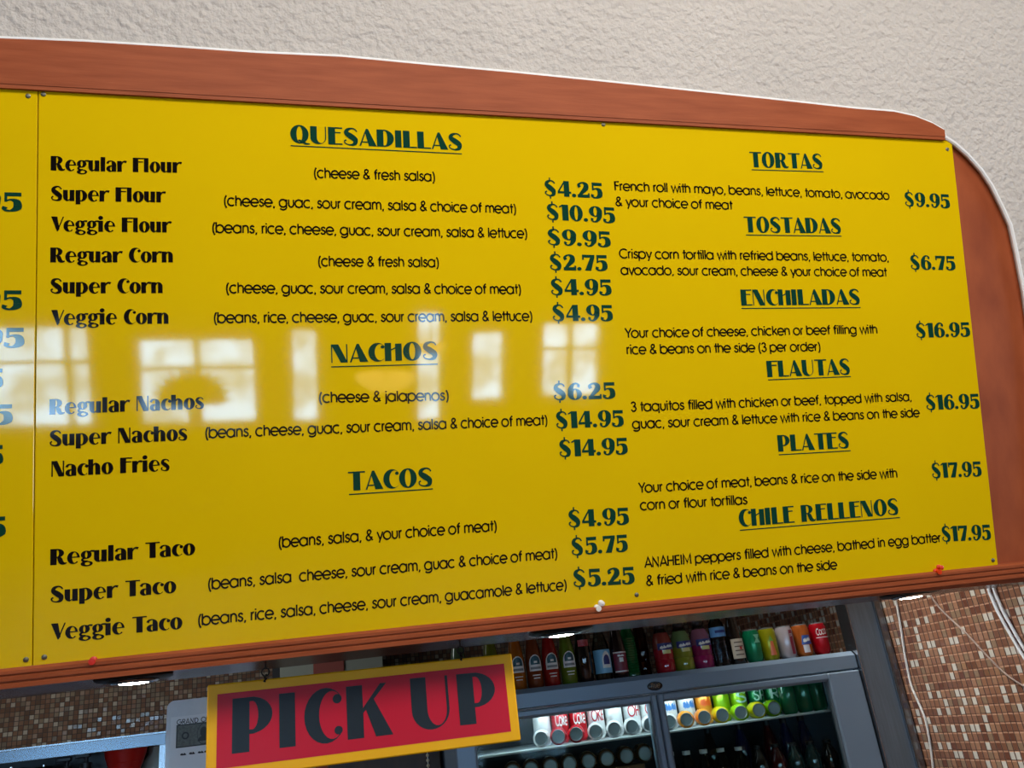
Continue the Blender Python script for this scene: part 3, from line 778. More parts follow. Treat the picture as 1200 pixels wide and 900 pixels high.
# ------------------------------------------------------------------ the PICK UP sign on its hooks
YS = 2.05
def sz(x, y, Y=YS):
    p = at_y(x, y, Y); return (p.x, p.z)
a, b = sz(243, 803), sz(600, 765.5)
c = sz(610, 867)
SX0, SX1, SZ1, SZ0 = a[0], (b[0]+c[0])/2, (a[1]+b[1])/2, c[1]-.001
sign = thing('pick_up_sign', 'red hanging sign with yellow border reading PICK UP in black', 'sign', ((SX0+SX1)/2, YS, SZ0))
ox, oz = (SX0+SX1)/2, SZ0
H_ = SZ1-SZ0; W_ = (SX1-SX0)/2
M_SIGNY = mat('sign_yellow', (236, 176, 10), .34, bump=.0002, bscale=200, spec=.16)
M_SIGNR = mat('sign_red', (190, 14, 42), .30, bump=.0002, bscale=200, spec=.16)
M_SIGNK = mat('sign_black', (32, 38, 44), .30, bump=.0002, bscale=200, spec=.16)
MB().box(-W_, W_, 0, .014, 0, H_, ch=.0025).build('border_board', M_SIGNY, sign)
e = .0215
MB().box(-W_+e, W_-e, -.0008, .002, e, H_-e).build('red_field', M_SIGNR, sign)
DS = dict(D)
DS['C'] = (D['C'][0] + pie(.73, .20, .09, .08), D['C'][1])
def sign_text(s, p0, p1, h):
    q0, q1 = sz(*p0), sz(*p1)
    q0 = (q0[0]-ox, q0[1]-oz); q1 = (q1[0]-ox, q1[1]-oz)
    zz = .033 + .0
    polys = fit_text(s, DS, (q0[0], q0[1]), (q1[0], q1[1]), h, .10)
    MB().polys(polys, lambda x, z: (x, -.0014, z), (0, -4e-5, 0)).build('letters', M_SIGNK, sign)
sign_text('PICK', (271.7, 883.5), (461, 860.5), .1125)
sign_text('UP', (484, 856), (583.7, 845.5), .1125)
def hook(px, py, label):
    x = sz(px, py)[0]
    top = under(x-ORG.x, 0).z
    root = thing('sign_hook', label, 'hook', (x, YS+.007, top), 'eye hooks holding the hanging sign')
    drop = top-SZ1
    k = MB()
    k.tube([(0, 0, 0), (0, 0, -.010)], .0022, 8)
    R_ = .0085
    k.tube([(R_*math.sin(t*2*PI/16), 0, -.010-R_+R_*math.cos(t*2*PI/16)) for t in range(16)], .0016, 8, closed=True)
    k.build('screw_eye', M_IRON, root, True)
    k = MB()
    z0 = -.010-2*R_+.004
    n_ = 10
    k.tube([(.003*math.sin(t*1.9), .010*math.cos(t*PI*2/n_)-.0, z0 - (drop-.010-2*R_+.018)*t/n_) for t in range(n_+1)], .0022, 8)
    k.build('wire_hook', M_IRON, root, True)
hook(311, 795, 'dark wire hook holding the left top edge of the sign')
hook(541, 771, 'dark wire hook holding the right top edge of the sign')

# ------------------------------------------------------------------ glass-door fridge
YFR = 3.0
def fx(px, py, Y=YFR): return at_y(px, py, Y).x
def fz(px, py, Y=YFR): return at_y(px, py, Y).z
FX0, FX1, FTOP = .449, 2.026, 1.690
M_FR = mat('grey_fridge_enamel', (122, 142, 160), .34, .2, var=.06, scale=3)
M_FRL = mat('pale_fridge_trim', (150, 162, 172), .28, .5)
M_INT = mat('fridge_interior', (190, 196, 196), .5)
M_INTD = mat('fridge_dark_back', (34, 40, 46), .5)
fridge = thing('display_fridge', 'grey two-door glass display fridge topped with bottles and cans', 'fridge', (0, 0, 0))
m = MB()
m.box(FX0, FX0+.03, 3.03, 3.78, .05, FTOP-.03)
m.box(FX1-.03, FX1, 3.03, 3.78, .05, FTOP-.03)
m.box(FX0, FX1, 3.03, 3.78, FTOP-.03, FTOP, ch=.003)
m.box(FX0, FX1, 3.76, 3.78, .05, FTOP-.03)
m.box(FX0, FX1, 3.03, 3.78, .0, .08)
m.build('body', M_FR, fridge)
MB().box(FX0+.03, FX1-.03, 3.745, 3.758, .08, FTOP-.03).build('back_panel', M_INTD, fridge)
ZG = .5*(fz(612, 839.5)+fz(969, 798))
m = MB()
pr = [(3.06, FTOP), (3.012, FTOP), (2.996, FTOP-.016), (2.996, FTOP-.062), (3.004, FTOP-.066), (3.06, FTOP-.066)]
m.prism(pr, lambda y, z, x: (x, y, z), FX0, FX1)
m.build('header', M_FR, fridge)
bx, bz = fx(767, 804), fz(767, 804)
bd = MB().lathe([(0, .004), (.85, .004), (.97, .002), (1, 0), (0, 0)], 32, Matrix.Translation((bx, 2.996, bz)) @ Matrix.Rotation(PI/2, 4, 'X') @ Matrix.Diagonal((.030, .0155, 1, 1)))
bdo = bd.build('badge', mat('badge_black', (10, 10, 12), .25), fridge, True)
MB().polys(mv(layout('True', T, .02)[0], .0145, .016, bx-.0185, bz-.006), lambda x, z: (x+.25*(z-bz), 2.9912, z)).build('badge_script', M_CHROME, bdo)
# mullion edges measured at the glass line
LX0, LX1 = fx(556, 868), fx(762.5, 822)
RX0, RX1 = fx(776.5, 820), fx(970.5, 798)
M_GLASS = clear('fridge_glass', (236, 244, 242), .10)
def door(x0, x1, g0, g1, label=None):
    d = MB()
    for q in ((x0, g0, .1, FTOP-.07), (g1, x1, .1, FTOP-.07)):
        d.box(q[0], q[1], 2.990, 3.03, q[2], q[3], ch=.004)
    d.box(g0, g1, 2.990, 3.03, ZG, FTOP-.07, ch=.004)
    d.box(g0, g1, 2.990, 3.03, .1, .2, ch=.004)
    o = d.build('door', M_FR, fridge)
    t = MB()
    for q in ((g0, g0+.006, .2, ZG), (g1-.006, g1, .2, ZG)):
        t.box(q[0], q[1], 3.0, 3.02, q[2], q[3])
    t.box(g0, g1, 3.0, 3.02, ZG-.006, ZG)
    t.build('gasket', mat('grey_gasket', (92, 104, 112), .4), o)
    MB().box(g0, g1, 3.012, 3.016, .2, ZG).build('glass', M_GLASS, o)
MID = (LX1+RX0)/2
door(FX0, MID-.002, LX0, LX1)
door(MID+.002, FX1, RX0, RX1)
MB().box(MID-.02, MID+.02, 3.035, 3.06, .1, FTOP-.07).build('mullion', M_FR, fridge)
def lamp_tube(x0, x1, s, nm):
    MB().tube([(x0, 3.10, FTOP-.050), (x1, 3.10, FTOP-.050)], .010, 10).build('interior_light', mat(nm, (240, 250, 255), .4, emit=(235, 248, 255), estr=s), fridge)
lamp_tube(LX0+.02, 1.60, 26, 'cool_tube_light')
Z1 = fz(880, 843.6, 3.09)                          # upper shelf
Z2 = Z1-.245
def shelf(z, nm, x0, x1):
    s_ = MB()
    s_.box(x0, x1, 3.085, 3.70, z-.008, z-.004)
    for k in range(int((x1-x0)/.012)):
        x = x0+.006+k*.012
        s_.tube([(x, 3.082, z-.003), (x, 3.70, z-.003)], .0022, 5)
    s_.tube([(x0, 3.08, z-.003), (x1, 3.08, z-.003)], .0045, 8)
    s_.build('shelf', mat('white_wire', (206, 212, 210), .35), fridge)
shelf(Z1, 'u', FX0+.035, FX1-.035)
shelf(Z2, 'l', FX0+.035, FX1-.035)

# ------------------------------------------------------------------ drink containers
M_CAP = mat('dark_cap', (20, 20, 22), .4)
M_ALU = mat('aluminium', (168, 170, 170), .28, .9)
def decal(parent, name, m_, r, z0, z1, half, base=0.0, nx=8, nz=8, rows=None):
    """curved patch on a cylinder of radius r facing the front; half(t) gives its half width in metres"""
    mb = MB()
    rr = r+.0006
    vs, fs = [], []
    for j in range(nz+1):
        t = j/nz
        h = half(t) if callable(half) else half
        for i in range(nx+1):
            s_ = base + h*(2*i/nx-1)
            vs.append((rr*math.sin(s_/rr), -rr*math.cos(s_/rr), z0+(z1-z0)*t))
    for j in range(nz):
        for i in range(nx):
            k0 = j*(nx+1)+i
            fs.append((k0, k0+1, k0+nx+2, k0+nx+1))
    mb.add(vs, fs)
    return mb.build(name, m_, parent, True)
def curved_text(parent, name, s, font, m_, r, z, h, wd, base=0.0, rise=0.0):
    polys, tw = layout(s, font, .06)
    rr = r+.0012
    def fn(x, y):
        q = base + (x/tw-.5)*wd
        return (rr*math.sin(q/rr), -rr*math.cos(q/rr), z+y*h+rise*(x/tw-.5))
    MB().polys(polys, fn).build(name, m_, parent)
M_LW = mat('label_white', (214, 218, 214), .45)
M_LT = mat('label_teal', (22, 74, 84), .4)
M_LB = mat('label_navy', (26, 38, 104), .4)
M_LR = mat('label_red', (176, 30, 44), .4)
def arch(hw): return lambda t: hw if t < .35 else hw*math.sqrt(max(0.0, 1-((t-.35)/.66)**2))
def soda_bottle(x, rgb, label, style='arch', cap=True, group='bottles and cans on the fridge top'):
    root = thing('soda_bottle', label, 'bottle', (x, 3.058, FTOP), group)
    m_ = mat('soda_%d_%d_%d' % rgb, rgb, .08, spec=.6, coat=.3)
    MB().lathe([(.027, 0), (.030, .004), (.030, .095), (.0285, .115), (.023, .150), (.0165, .180), (.0135, .205), (.013, .228), (.0145, .230), (.0145, .238), (.012, .240)], 24).build('bottle_body', m_, root, True)
    MB().lathe([(.0152, .236), (.0155, .243), (.013, .247), (0, .2475)], 18).build('cap', M_CAP, root, True)
    if style == 'arch':
        lb = decal(root, 'paper_label', M_LW, .030, .056, .112, arch(.0245), nz=10)
        decal(lb, 'emblem', M_LT, .0304, .078, .108, arch(.018), nz=8)
        decal(lb, 'emblem', M_LW, .0308, .083, .090, .006)
        decal(lb, 'text_band', mat('label_grey', (120, 128, 128), .5), .0305, .062, .070, .020)
        decal(root, 'paper_label', M_LW, .030, .040, .0435, .015, nz=1)
        decal(root, 'paper_label', M_LW, .030, .030, .0335, .012, nz=1)
    return root
def bx_(px): return fx(px, 803-(px-640)*.106, 3.05)
soda_bottle(bx_(541), (60, 84, 60), 'grey-green bottle on fridge behind the right sign hook', None)
soda_bottle(bx_(579), (92, 104, 22), 'olive yellow soda bottle on fridge half hidden behind sign corner', None)
soda_bottle(bx_(608.5), (150, 84, 10), 'orange soda bottle with arched label on the fridge')
soda_bottle(bx_(629), (104, 48, 18), 'brown soda bottle with arched label on the fridge')
soda_bottle(bx_(648.5), (140, 16, 16), 'red soda bottle with arched label on the fridge')
soda_bottle(bx_(669), (84, 108, 26), 'lime green soda bottle with arched label on the fridge')
r_ = soda_bottle(bx_(688), (18, 12, 12), 'black cola bottle with red neck label on the fridge', None)
lb = decal(r_, 'neck_label', mat('label_pink', (176, 84, 92), .45), .0265, .118, .146, .022)
curved_text(lb, 'label_script', 'Coca-Cola', T, M_LR, .0285, .124, .014, .030)
r_ = thing('water_bottle', 'clear bottle with wide pale blue label on the fridge', 'bottle', (bx_(709.5), 3.058, FTOP), 'bottles and cans on the fridge top')
M_CLR = clear('clear_plastic', (205, 216, 216), .22)
MB().lathe([(.029, 0), (.032, .006), (.032, .10), (.030, .12), (.020, .155), (.0135, .185), (.013, .215), (.0125, .22)], 24).build('bottle_body', M_CLR, r_, True)
MB().lathe([(.0125, .214), (.0150, .216), (.0150, .234), (0, .235)], 18).build('cap', M_CAP, r_, True)
lb = decal(r_, 'wrap_label', mat('label_sky', (110, 172, 204), .4), .032, .022, .104, .045, nx=14)
decal(lb, 'emblem', M_LW, .0325, .040, .098, arch(.018), .008)
decal(lb, 'emblem', M_LB, .033, .052, .086, arch(.013), .008)
r_ = soda_bottle(bx_(729), (22, 10, 12), 'black bottle with maroon label on the fridge', None)
lb = decal(r_, 'paper_label', mat('label_maroon', (112, 30, 50), .45), .030, .018, .092, .030, nx=12)
decal(lb, 'label_stripe', M_LW, .0305, .086, .0905, .030, nx=12, nz=1)
decal(lb, 'label_stripe', M_LW, .0305, .020, .0245, .030, nx=12, nz=1)
decal(lb, 'emblem', M_LW, .0305, .055, .070, .008)
curved_text(lb, 'label_text', '~~', T, M_LW, .0305, .073, .010, .026)
r_ = thing('ribbed_bottle', 'dark green ribbed glass bottle on the fridge', 'bottle', (bx_(746.5), 3.090, FTOP), 'bottles and cans on the fridge top')
pr = [(.026, 0), (.030, .004)]
for k in range(16):
    pr += [(.0305, .010+k*.0085), (.0285, .014+k*.0085)]
MB().lathe(pr+[(.022, .165), (.0135, .195), (.013, .235)], 24).build('bottle_body', mat('green_glass', (16, 84, 40), .06, coat=.5), r_, True)
MB().lathe([(.0150, .232), (.0155, .243), (0, .2445)], 18).build('cap', M_CAP, r_, True)
r_ = thing('ribbed_bottle', 'brown tinted clear bottle on fridge between green and red bottles', 'bottle', (bx_(763.5), 3.110, FTOP), 'bottles and cans on the fridge top')
MB().lathe([(.024, 0), (.027, .004), (.027, .03), (.025, .05), (.027, .08), (.027, .14), (.022, .165), (.0135, .19), (.013, .225)], 24).build('bottle_body', clear('amber_glass', (150, 104, 78), .25), r_, True)
MB().lathe([(.0150, .222), (.0155, .233), (0, .2345)], 18).build('cap', M_CAP, r_, True)
def juice(px, low, up, label):
    root = thing('juice_bottle', label, 'bottle', (bx_(px), 3.060, FTOP), 'bottles and cans on the fridge top')
    MB().lathe([(.034, 0), (.037, .006), (.038, .040), (.0355, .046), (.0375, .052), (.038, .085)], 28).build('juice', mat('juice_%d_%d_%d' % low, low, .10, coat=.4), root, True)
    MB().lathe([(.038, .085), (.037, .105), (.033, .125), (.026, .142)], 28).build('label_sleeve', mat('sleeve_%d_%d_%d' % up, up, .25), root, True)
    MB().lathe([(.026, .142), (.020, .152), (.018, .158)], 24).build('neck', M_CLR, root, True)
    MB().lathe([(.019, .155), (.0205, .157), (.0205, .176), (.018, .179), (0, .180)], 24).build('cap', M_CAP, root, True)
    lb = decal(root, 'brand_band', M_LB, .0385, .080, .104, .034, nx=14)
    curved_text(lb, 'label_script', '~~', T, M_LW, .0390, .0845, .015, .052, rise=.006)
    decal(root, 'label_blob', mat('label_cream', (196, 190, 120), .4), .0385, .066, .079, .016)
juice(782.5, (150, 12, 34), (130, 56, 48), 'red juice bottle with blue band on the fridge')
juice(805, (122, 130, 36), (88, 112, 70), 'yellow-green juice bottle with blue band on the fridge')
juice(828, (128, 18, 74), (110, 70, 90), 'magenta juice bottle with blue band on the fridge')
r_ = thing('water_bottle', 'clear water bottle with narrow blue label high on it, on the fridge', 'bottle', (bx_(849), 3.058, FTOP), 'bottles and cans on the fridge top')
pr = [(.028, 0), (.0315, .006)]
for k in range(7):
    pr += [(.0315, .012+k*.013), (.0295, .018+k*.013)]
MB().lathe(pr+[(.0315, .108), (.0315, .140), (.026, .160), (.014, .178), (.013, .190)], 24).build('bottle_body', clear('water_plastic', (178, 192, 200), .25), r_, True)
MB().lathe([(.0150, .186), (.0150, .203), (0, .204)], 18).build('cap', M_LW, r_, True)
lb = decal(r_, 'wrap_label', mat('label_blue', (84, 140, 196), .4), .0318, .106, .142, .046, nx=14)
decal(lb, 'label_text_band', M_LB, .0324, .120, .130, .022)
r_ = soda_bottle(bx_(867.5), (20, 14, 10), 'dark brown bottle with cream label on the fridge', None)
lb = decal(r_, 'paper_label', mat('label_ivory', (196, 186, 164), .5), .030, .020, .092, .030, nx=12)
for k in range(4):
    decal(lb, 'text_band', mat('label_ink', (90, 74, 62), .5), .0305, .032+k*.015, .036+k*.015, .018, nz=1)
decal(lb, 'emblem', M_LR, .0308, .052, .062, .005, .006)

CAN_PROF = [(.022, .001), (.0245, 0), (.0265, .003), (.033, .014), (.033, .104), (.0285, .1165)]
LID_PROF = [(.0285, .1165), (.0283, .1205), (.0272, .1215), (.0262, .1195), (.0255, .1165), (0, .1165)]
def can(px, rgb, label):
    root = thing('drink_can', label, 'can', (bx_(px), 3.058, FTOP), 'bottles and cans on the fridge top')
    MB().lathe(CAN_PROF, 28).build('can_body', mat('can_%d_%d_%d' % rgb, rgb, .22, .35), root, True)
    MB().lathe(LID_PROF, 28).build('lid', M_ALU, root, True)
    return root
r_ = can(887.5, (10, 120, 78), 'green drink can on the fridge next to the cream-labelled bottle')
decal(r_, 'swirl', mat('pale_green', (120, 190, 160), .3), .033, .070, .100, lambda t: .004+.018*abs(t-.5), .006)
r_ = can(906.5, (150, 150, 14), 'olive yellow drink can on the fridge')
decal(r_, 'print', mat('orange_print', (196, 96, 50), .3), .033, .018, .070, lambda t: .012*(1-t*.6), -.004)
decal(r_, 'print', mat('leaf_print', (90, 140, 40), .3), .033, .070, .092, lambda t: .010*(1-t), -.006)
r_ = can(926.5, (176, 168, 172), 'silver and maroon drink can on the fridge')
lb = decal(r_, 'print', mat('maroon_print', (120, 22, 46), .3), .033, .014, .104, .0085, .010)
curved_text(lb, 'print_text', 'COKE', T, M_LW, .0336, .080, .010, .013, .010)
r_ = can(946, (176, 92, 36), 'orange drink can with blue print on the fridge')
lb = decal(r_, 'print', mat('blue_print', (24, 66, 142), .3), .033, .044, .078, lambda t: .022-.006*t)
curved_text(lb, 'print_text', '~~', T, M_LW, .0336, .052, .020, .030, rise=.006)
decal(r_, 'print', mat('silver_print', (190, 190, 192), .25), .033, .014, .042, .012, -.006)
r_ = can(966.5, (176, 12, 28), 'red drink can lettered Coca, last on the fridge')
curved_text(r_, 'can_script', 'Coca', T, M_LW, .033, .074, .024, .040, -.006, rise=.004)
decal(r_, 'stripe', M_LW, .033, .062, .0645, .030, nx=12, nz=1)

# cans and bottles behind the glass: one of each kind, then copies
def lying_can(body_m):
    root = thing('drink_can', 'x', 'can', (0, 0, 0))
    R_ = Matrix.Rotation(-PI/2, 4, 'X')           # bottom of the can faces the glass
    MB().lathe([(0, .0095), (.0245, .0092), (.0262, .003), (.033, .014), (.033, .104), (.0285, .1165), (0, .1165)], 24, R_).build('can_body', body_m, root, True)
    MB().lathe([(0, .009), (.010, .008), (.021, .003), (.0225, .0005), (.0248, -.0003), (.0262, .0025)], 24, R_).build('can_end', mat('can_bottom', (126, 130, 128), .45, .6), root, True)
    return root
def standing_can(body_m):
    root = thing('drink_can', 'x', 'can', (0, 0, 0))
    MB().lathe(CAN_PROF, 24).build('can_body', body_m, root, True)
    MB().lathe(LID_PROF, 24).build('lid', M_ALU, root, True)
    return root
ORD = ['first', 'second', 'third', 'fourth', 'fifth', 'sixth', 'seventh', 'eighth', 'ninth', 'tenth']
def row_x(pxs, Y): return [fx(p, 0, Y) if False else at_y(p, q, Y).x for p, q in pxs]
M_CW = mat('can_white', (226, 224, 222), .25, .2)
M_CR = mat('can_red', (196, 22, 34), .25, .3)
M_CS = mat('can_silver', (176, 180, 182), .25, .5)
M_CO = mat('can_orange', (240, 150, 40), .25, .3)
M_CY = mat('can_yellow', (228, 214, 20), .25, .3)
M_CL = mat('can_lime', (150, 206, 16), .25, .3)
M_CG = mat('can_green', (10, 128, 70), .22, .3)
YC = 3.09
def on_shelf(px):            # x of a thing whose lower middle shows at px on the upper shelf
    return at_y(px, 846-(px-790)*.11, YC).x
proto = {}
def lay(px, mm, label, z, Y=YC, first=True):
    key = mm.name
    if key not in proto:
        proto[key] = o = lying_can(mm)
    else:
        o = copy_tree(proto[key])
    o.location = (on_shelf(px), Y, z+.030)
    o.rotation_euler = (0, 0, -.30)
    o.scale = (.90, .90, .90)
    tag(o, label, 'can', 'cans lying behind the fridge glass')
    return o
LEFT_C = [(634, M_CW), (654, M_CR), (675, M_CR), (698, M_CW), (720, M_CW), (741, M_CW), (762, M_CW)]
for i, (px, mm) in enumerate(LEFT_C):
    lay(px, mm, '%s lying can from the left on upper shelf behind left fridge door' % ORD[i], Z1)
RIGHT_C = [(785, M_CW), (805, M_CO), (826, M_CO), (847, M_CY), (869, M_CL), (890, M_CY), (908, M_CL)]
for i, (px, mm) in enumerate(RIGHT_C):
    lay(px, mm, '%s lying can from the left on upper shelf behind right fridge door' % ORD[i], Z1)
stand = {}
def up(px, mm, label, text=None, tm=None, Y=YC+.215, z=Z1):
    key = mm.name
    if key not in stand:
        stand[key] = standing_can(mm)
        o = stand[key]
    else:
        o = copy_tree(stand[key])
        for ch in list(o.children):
            if ch.name.startswith('print'):
                bpy.data.objects.remove(ch)
    o.location = (at_y(px, 826-(px-770)*.12, Y).x, Y, z)
    tag(o, label, 'can', 'cans standing behind the lying cans in the fridge')
    if text:
        curved_text(o, 'print_text', text, T, tm, .033, .062, .040, .052)
    return o
SD = [(634, M_CW, None, None), (655, M_CR, 'Coke', M_LW), (676, M_CR, 'Coke', M_LW), (697, M_CW, 'OKE', M_LR), (718, M_CW, None, None), (739, M_CW, 'OH', M_LR), (759, M_CW, 'OH', M_LR)]
for i, (px, mm, s, tm) in enumerate(SD):
    up(px, mm, '%s standing can from the left at the back behind left fridge door' % ORD[i], s, tm)
M_PB = mat('print_sky', (70, 130, 200), .3)
M_PO = mat('print_orange', (226, 90, 20), .3)
M_PG = mat('print_pale', (196, 236, 216), .3)
SD = [(782, M_CW, '~~', M_PB), (803, M_CW, '~~', M_PB), (823, M_CO, '~', M_PO), (844, M_CL, None, None), (864, M_CL, 'S', M_PG), (885, M_CG, 'SP', M_PG), (904, M_CG, 'RI', M_PG)]
for i, (px, mm, s, tm) in enumerate(SD):
    up(px, mm, '%s standing can from the left at the back behind right fridge door' % ORD[i], s, tm)
def tall_bottle(mm, cm):
    root = thing('soda_bottle', 'x', 'bottle', (0, 0, 0))
    MB().lathe([(.028, 0), (.032, .006), (.032, .125), (.030, .145), (.020, .180), (.0135, .200), (.013, .212)], 24).build('bottle_body', mm, root, True)
    MB().lathe([(.0145, .208), (.015, .226), (0, .2265)], 18).build('cap', cm, root, True)
    return root
M_GB = mat('dark_green_can', (6, 100, 62), .16, .2, coat=.5)
gb = None
for i, px in enumerate((931, 949, 966)):
    o = standing_can(M_GB) if gb is None else copy_tree(gb)
    gb = gb or o
    o.location = (on_shelf(px), YC+.034, Z1)
    tag(o, '%s dark green can standing right of the lying cans on upper shelf' % ORD[i], 'can', 'dark green cans behind the right fridge door')
def tall_bottle(mm, cm):
    root = thing('soda_bottle', 'x', 'bottle', (0, 0, 0))
    MB().lathe([(.028, 0), (.032, .006), (.032, .125), (.030, .145), (.020, .180), (.0135, .200), (.013, .212)], 24).build('bottle_body', mm, root, True)
    MB().lathe([(.0145, .208), (.015, .226), (0, .2265)], 18).build('cap', cm, root, True)
    return root
# lower shelf
ZL = Z2
M_DK = mat('cola_plastic', (18, 12, 12), .06, coat=.6)
M_DKB = mat('navy_plastic', (18, 26, 66), .06, coat=.6)
M_DKR = mat('dark_red_plastic', (74, 16, 18), .06, coat=.6)
M_DKG = mat('dark_teal_plastic', (24, 52, 50), .06, coat=.6)
pro = {}
def low_x(px, Y): return at_y(px, 884-(px-890)*.11, Y).x
for i, (px, mm) in enumerate([(889, M_DK), (909.5, M_DKR), (930, M_DKG), (950, M_DKG), (970, M_DK)]):
    o = pro.get(mm.name)
    o = copy_tree(o) if o else pro.setdefault(mm.name, tall_bottle(mm, M_CAP))
    o.location = (low_x(px, 3.13), 3.13, ZL)
    o.scale = (1, 1, (at_y(px, 873-(px-889)*.08, 3.13).z-ZL)/.2265)
    tag(o, '%s dark bottle from the left on lower shelf at the right end of the fridge' % ORD[i], 'bottle', 'dark bottles on the lower fridge shelf')
M_PALE = clear('pale_bottle_plastic', (150, 170, 165), .3)
for i, px in enumerate((787, 806, 826, 846, 867)):
    o = pro.get('pale')
    o = copy_tree(o) if o else pro.setdefault('pale', tall_bottle(M_PALE, M_LW))
    o.location = (low_x(px, 3.13), 3.13, ZL)
    o.scale = (1, 1, (at_y(px, 881-(px-787)*.08, 3.13).z-ZL)/.2265)
    tag(o, '%s clear bottle from the left on lower shelf behind right fridge door' % ORD[i], 'bottle', 'clear bottles on the lower fridge shelf')
for i, (px, mm) in enumerate([(905, M_DKR), (925, M_DKB), (946, M_DKB), (872, M_DKB), (835, M_DK)]):
    o = pro.get(mm.name)
    o = copy_tree(o) if o else pro.setdefault(mm.name, tall_bottle(mm, M_CAP))
    o.location = (low_x(px, 3.40), 3.40, ZL)
    o.scale = (1, 1, .99)
    tag(o, 'tall dark bottle behind the front bottles on the lower right fridge shelf', 'bottle', 'tall dark bottles at the back of the lower shelf')
M_AMB = mat('amber_can', (120, 92, 60), .25, .5)
def slanted_can():
    root = lying_can(M_AMB)
    R_ = Matrix.Rotation(-PI/2, 4, 'X')
    mb = MB()
    rr = .0336
    vs, fs = [], []
    for j in range(3):
        for i in range(7):
            a_ = PI/2 + (i/6-.5)*1.1
            vs.append((rr*math.cos(a_), .022+.035*j/2, rr*math.sin(a_)))
    for j in range(2):
        for i in range(6):
            fs.append((j*7+i, j*7+i+1, j*7+i+8, j*7+i+7))
    mb.add(vs, fs).build('paper_label', M_LW, root, True)
    return root
ZLOW = at_y(690, 892, 3.10).z
am = None
for i, (px, py) in enumerate([(600, 897), (622, 896), (645, 894), (667, 891), (690, 892), (712, 892), (735, 890), (757, 889)]):
    o = slanted_can() if am is None else copy_tree(am)
    am = am or o
    p = at_y(px, py, 3.10)
    o.location = (p.x, 3.10, ZLOW)
    o.rotation_euler = (0, 0, -.22)
    o.scale = (.95, .95, .95)
    tag(o, '%s silver-ended can from the left lying low behind left fridge door' % ORD[i], 'can', 'white-labelled cans lying low in the fridge')
crate = thing('can_tray', 'brown cardboard tray under the low lying cans in the fridge', 'tray', (FX0+.05, 3.09, ZL))
t = MB()
TW = MID-.05-FX0-.05
t.box(0, TW, 0, .40, 0, ZLOW-.032-ZL)
t.build('tray_body', mat('cardboard', (112, 82, 50), .8), crate)

# ------------------------------------------------------------------ steel post, cables
pl = FX1+.004; prr = XR-.001
post = thing('steel_post', 'brushed stainless steel post between the fridge and the tile wall', 'post', (0, 0, 0))
MB().box(pl+.006, prr-.036, 2.985, 3.05, 0, 1.98).build('face', M_STEEL_D, post)
MB().box(pl, pl+.006, 2.978, 3.05, 0, 1.98, ch=.001).build('edge_strip', M_STEEL, post)
MB().box(prr-.036, prr-.003, 2.970, 3.05, 0, 1.98, ch=.003).build('flange', M_CHROME if False else M_STEEL, post)
XC = XR-.006
def cable(pxs, r, m_, name, label, cat='cable', x=XC, sub=6):
    pts = [at_x(a, b, x) for a, b in pxs]
    P = []
    n = len(pts)
    for i in range(n-1):
        a, b, c, d = pts[max(i-1, 0)], pts[i], pts[i+1], pts[min(i+2, n-1)]
        for k in range(sub):
            t = k/sub
            P.append(.5*(2*b+(c-a)*t+(2*a-5*b+4*c-d)*t*t+(3*b-a-3*c+d)*t**3))
    P.append(pts[-1])
    return tag(MB().tube(P, r, 8).build(name, m_, None, True), label, cat)
M_CORD = mat('white_cord', (232, 232, 228), .4)
M_CORDG = mat('grey_cord', (150, 132, 122), .4)
cable([(1050, 704), (1056, 738), (1060, 765), (1067, 800), (1074, 818), (1084, 842), (1090, 872), (1094, 905), (1096, 930)], .0042, M_CORD, 'power_cable', 'thin white cable running down the tiles beside the steel post')
cable([(1088, 694), (1100, 711), (1116, 727), (1135, 745), (1160, 772), (1180, 791), (1203, 806), (1225, 818)], .0032, M_CORDG, 'power_cable', 'thin grey cable crossing the tiles diagonally')
ct = thing('power_cable', 'thick white twin cable on the tiles at right', 'cable', (0, 0, 0))
def strand(off):
    pts = [at_x(a+off, b, XC-.004) for a, b in [(1157, 676), (1163, 695), (1172, 716), (1184, 738), (1198, 762), (1216, 790)]]
    MB().tube(pts, .0052, 8).build('strand', mat('glossy_white_cord', (226, 230, 236), .2), ct, True)
strand(-3.2); strand(3.2)

# ------------------------------------------------------------------ kitchen bits at lower left and behind the sign
YK = 2.75
zs = .5*(at_y(0, 880, YK).z+at_y(194, 856, YK).z)
xs1 = at_y(195, 856, YK).x
sh = thing('kitchen_shelf', 'long stainless shelf with bright front edge before the tile wall', 'shelf', (0, 0, 0))
MB().box(-2.6, xs1, YK, YK+.34, zs-.004, zs).build('shelf_board', M_STEEL, sh)
MB().box(-2.6, xs1, YK-.004, YK, zs-.036, zs-.004, ch=.0015).build('front_lip', mat('slate_steel', (112, 120, 130), .26, .9), sh)
MB().box(-2.6, xs1, YK, YK+.34, zs-.30, zs-.295).build('lower_shelf', M_STEEL_D, sh)
px0 = at_y(187, 870, YK).x
MB().box(px0, px0+.024, YK+.002, YK+.026, 0, zs-.004).build('upright', M_STEEL, sh)
MB().box(-2.6, -2.576, YK+.002, YK+.026, 0, zs-.004).build('upright', M_STEEL, sh)
MB().box(-2.6, xs1, YK+.33, YK+.335, 0.6, zs-.004).build('back_panel', mat('dark_panel', (36, 42, 46), .4), sh)
ZLS = zs-.295
def kx(px, Y): return at_y(px, 890, Y).x
r_ = thing('plastic_cup', 'tall red plastic cup under the stainless shelf', 'cup', (kx(147, 2.86), 2.86, ZLS))
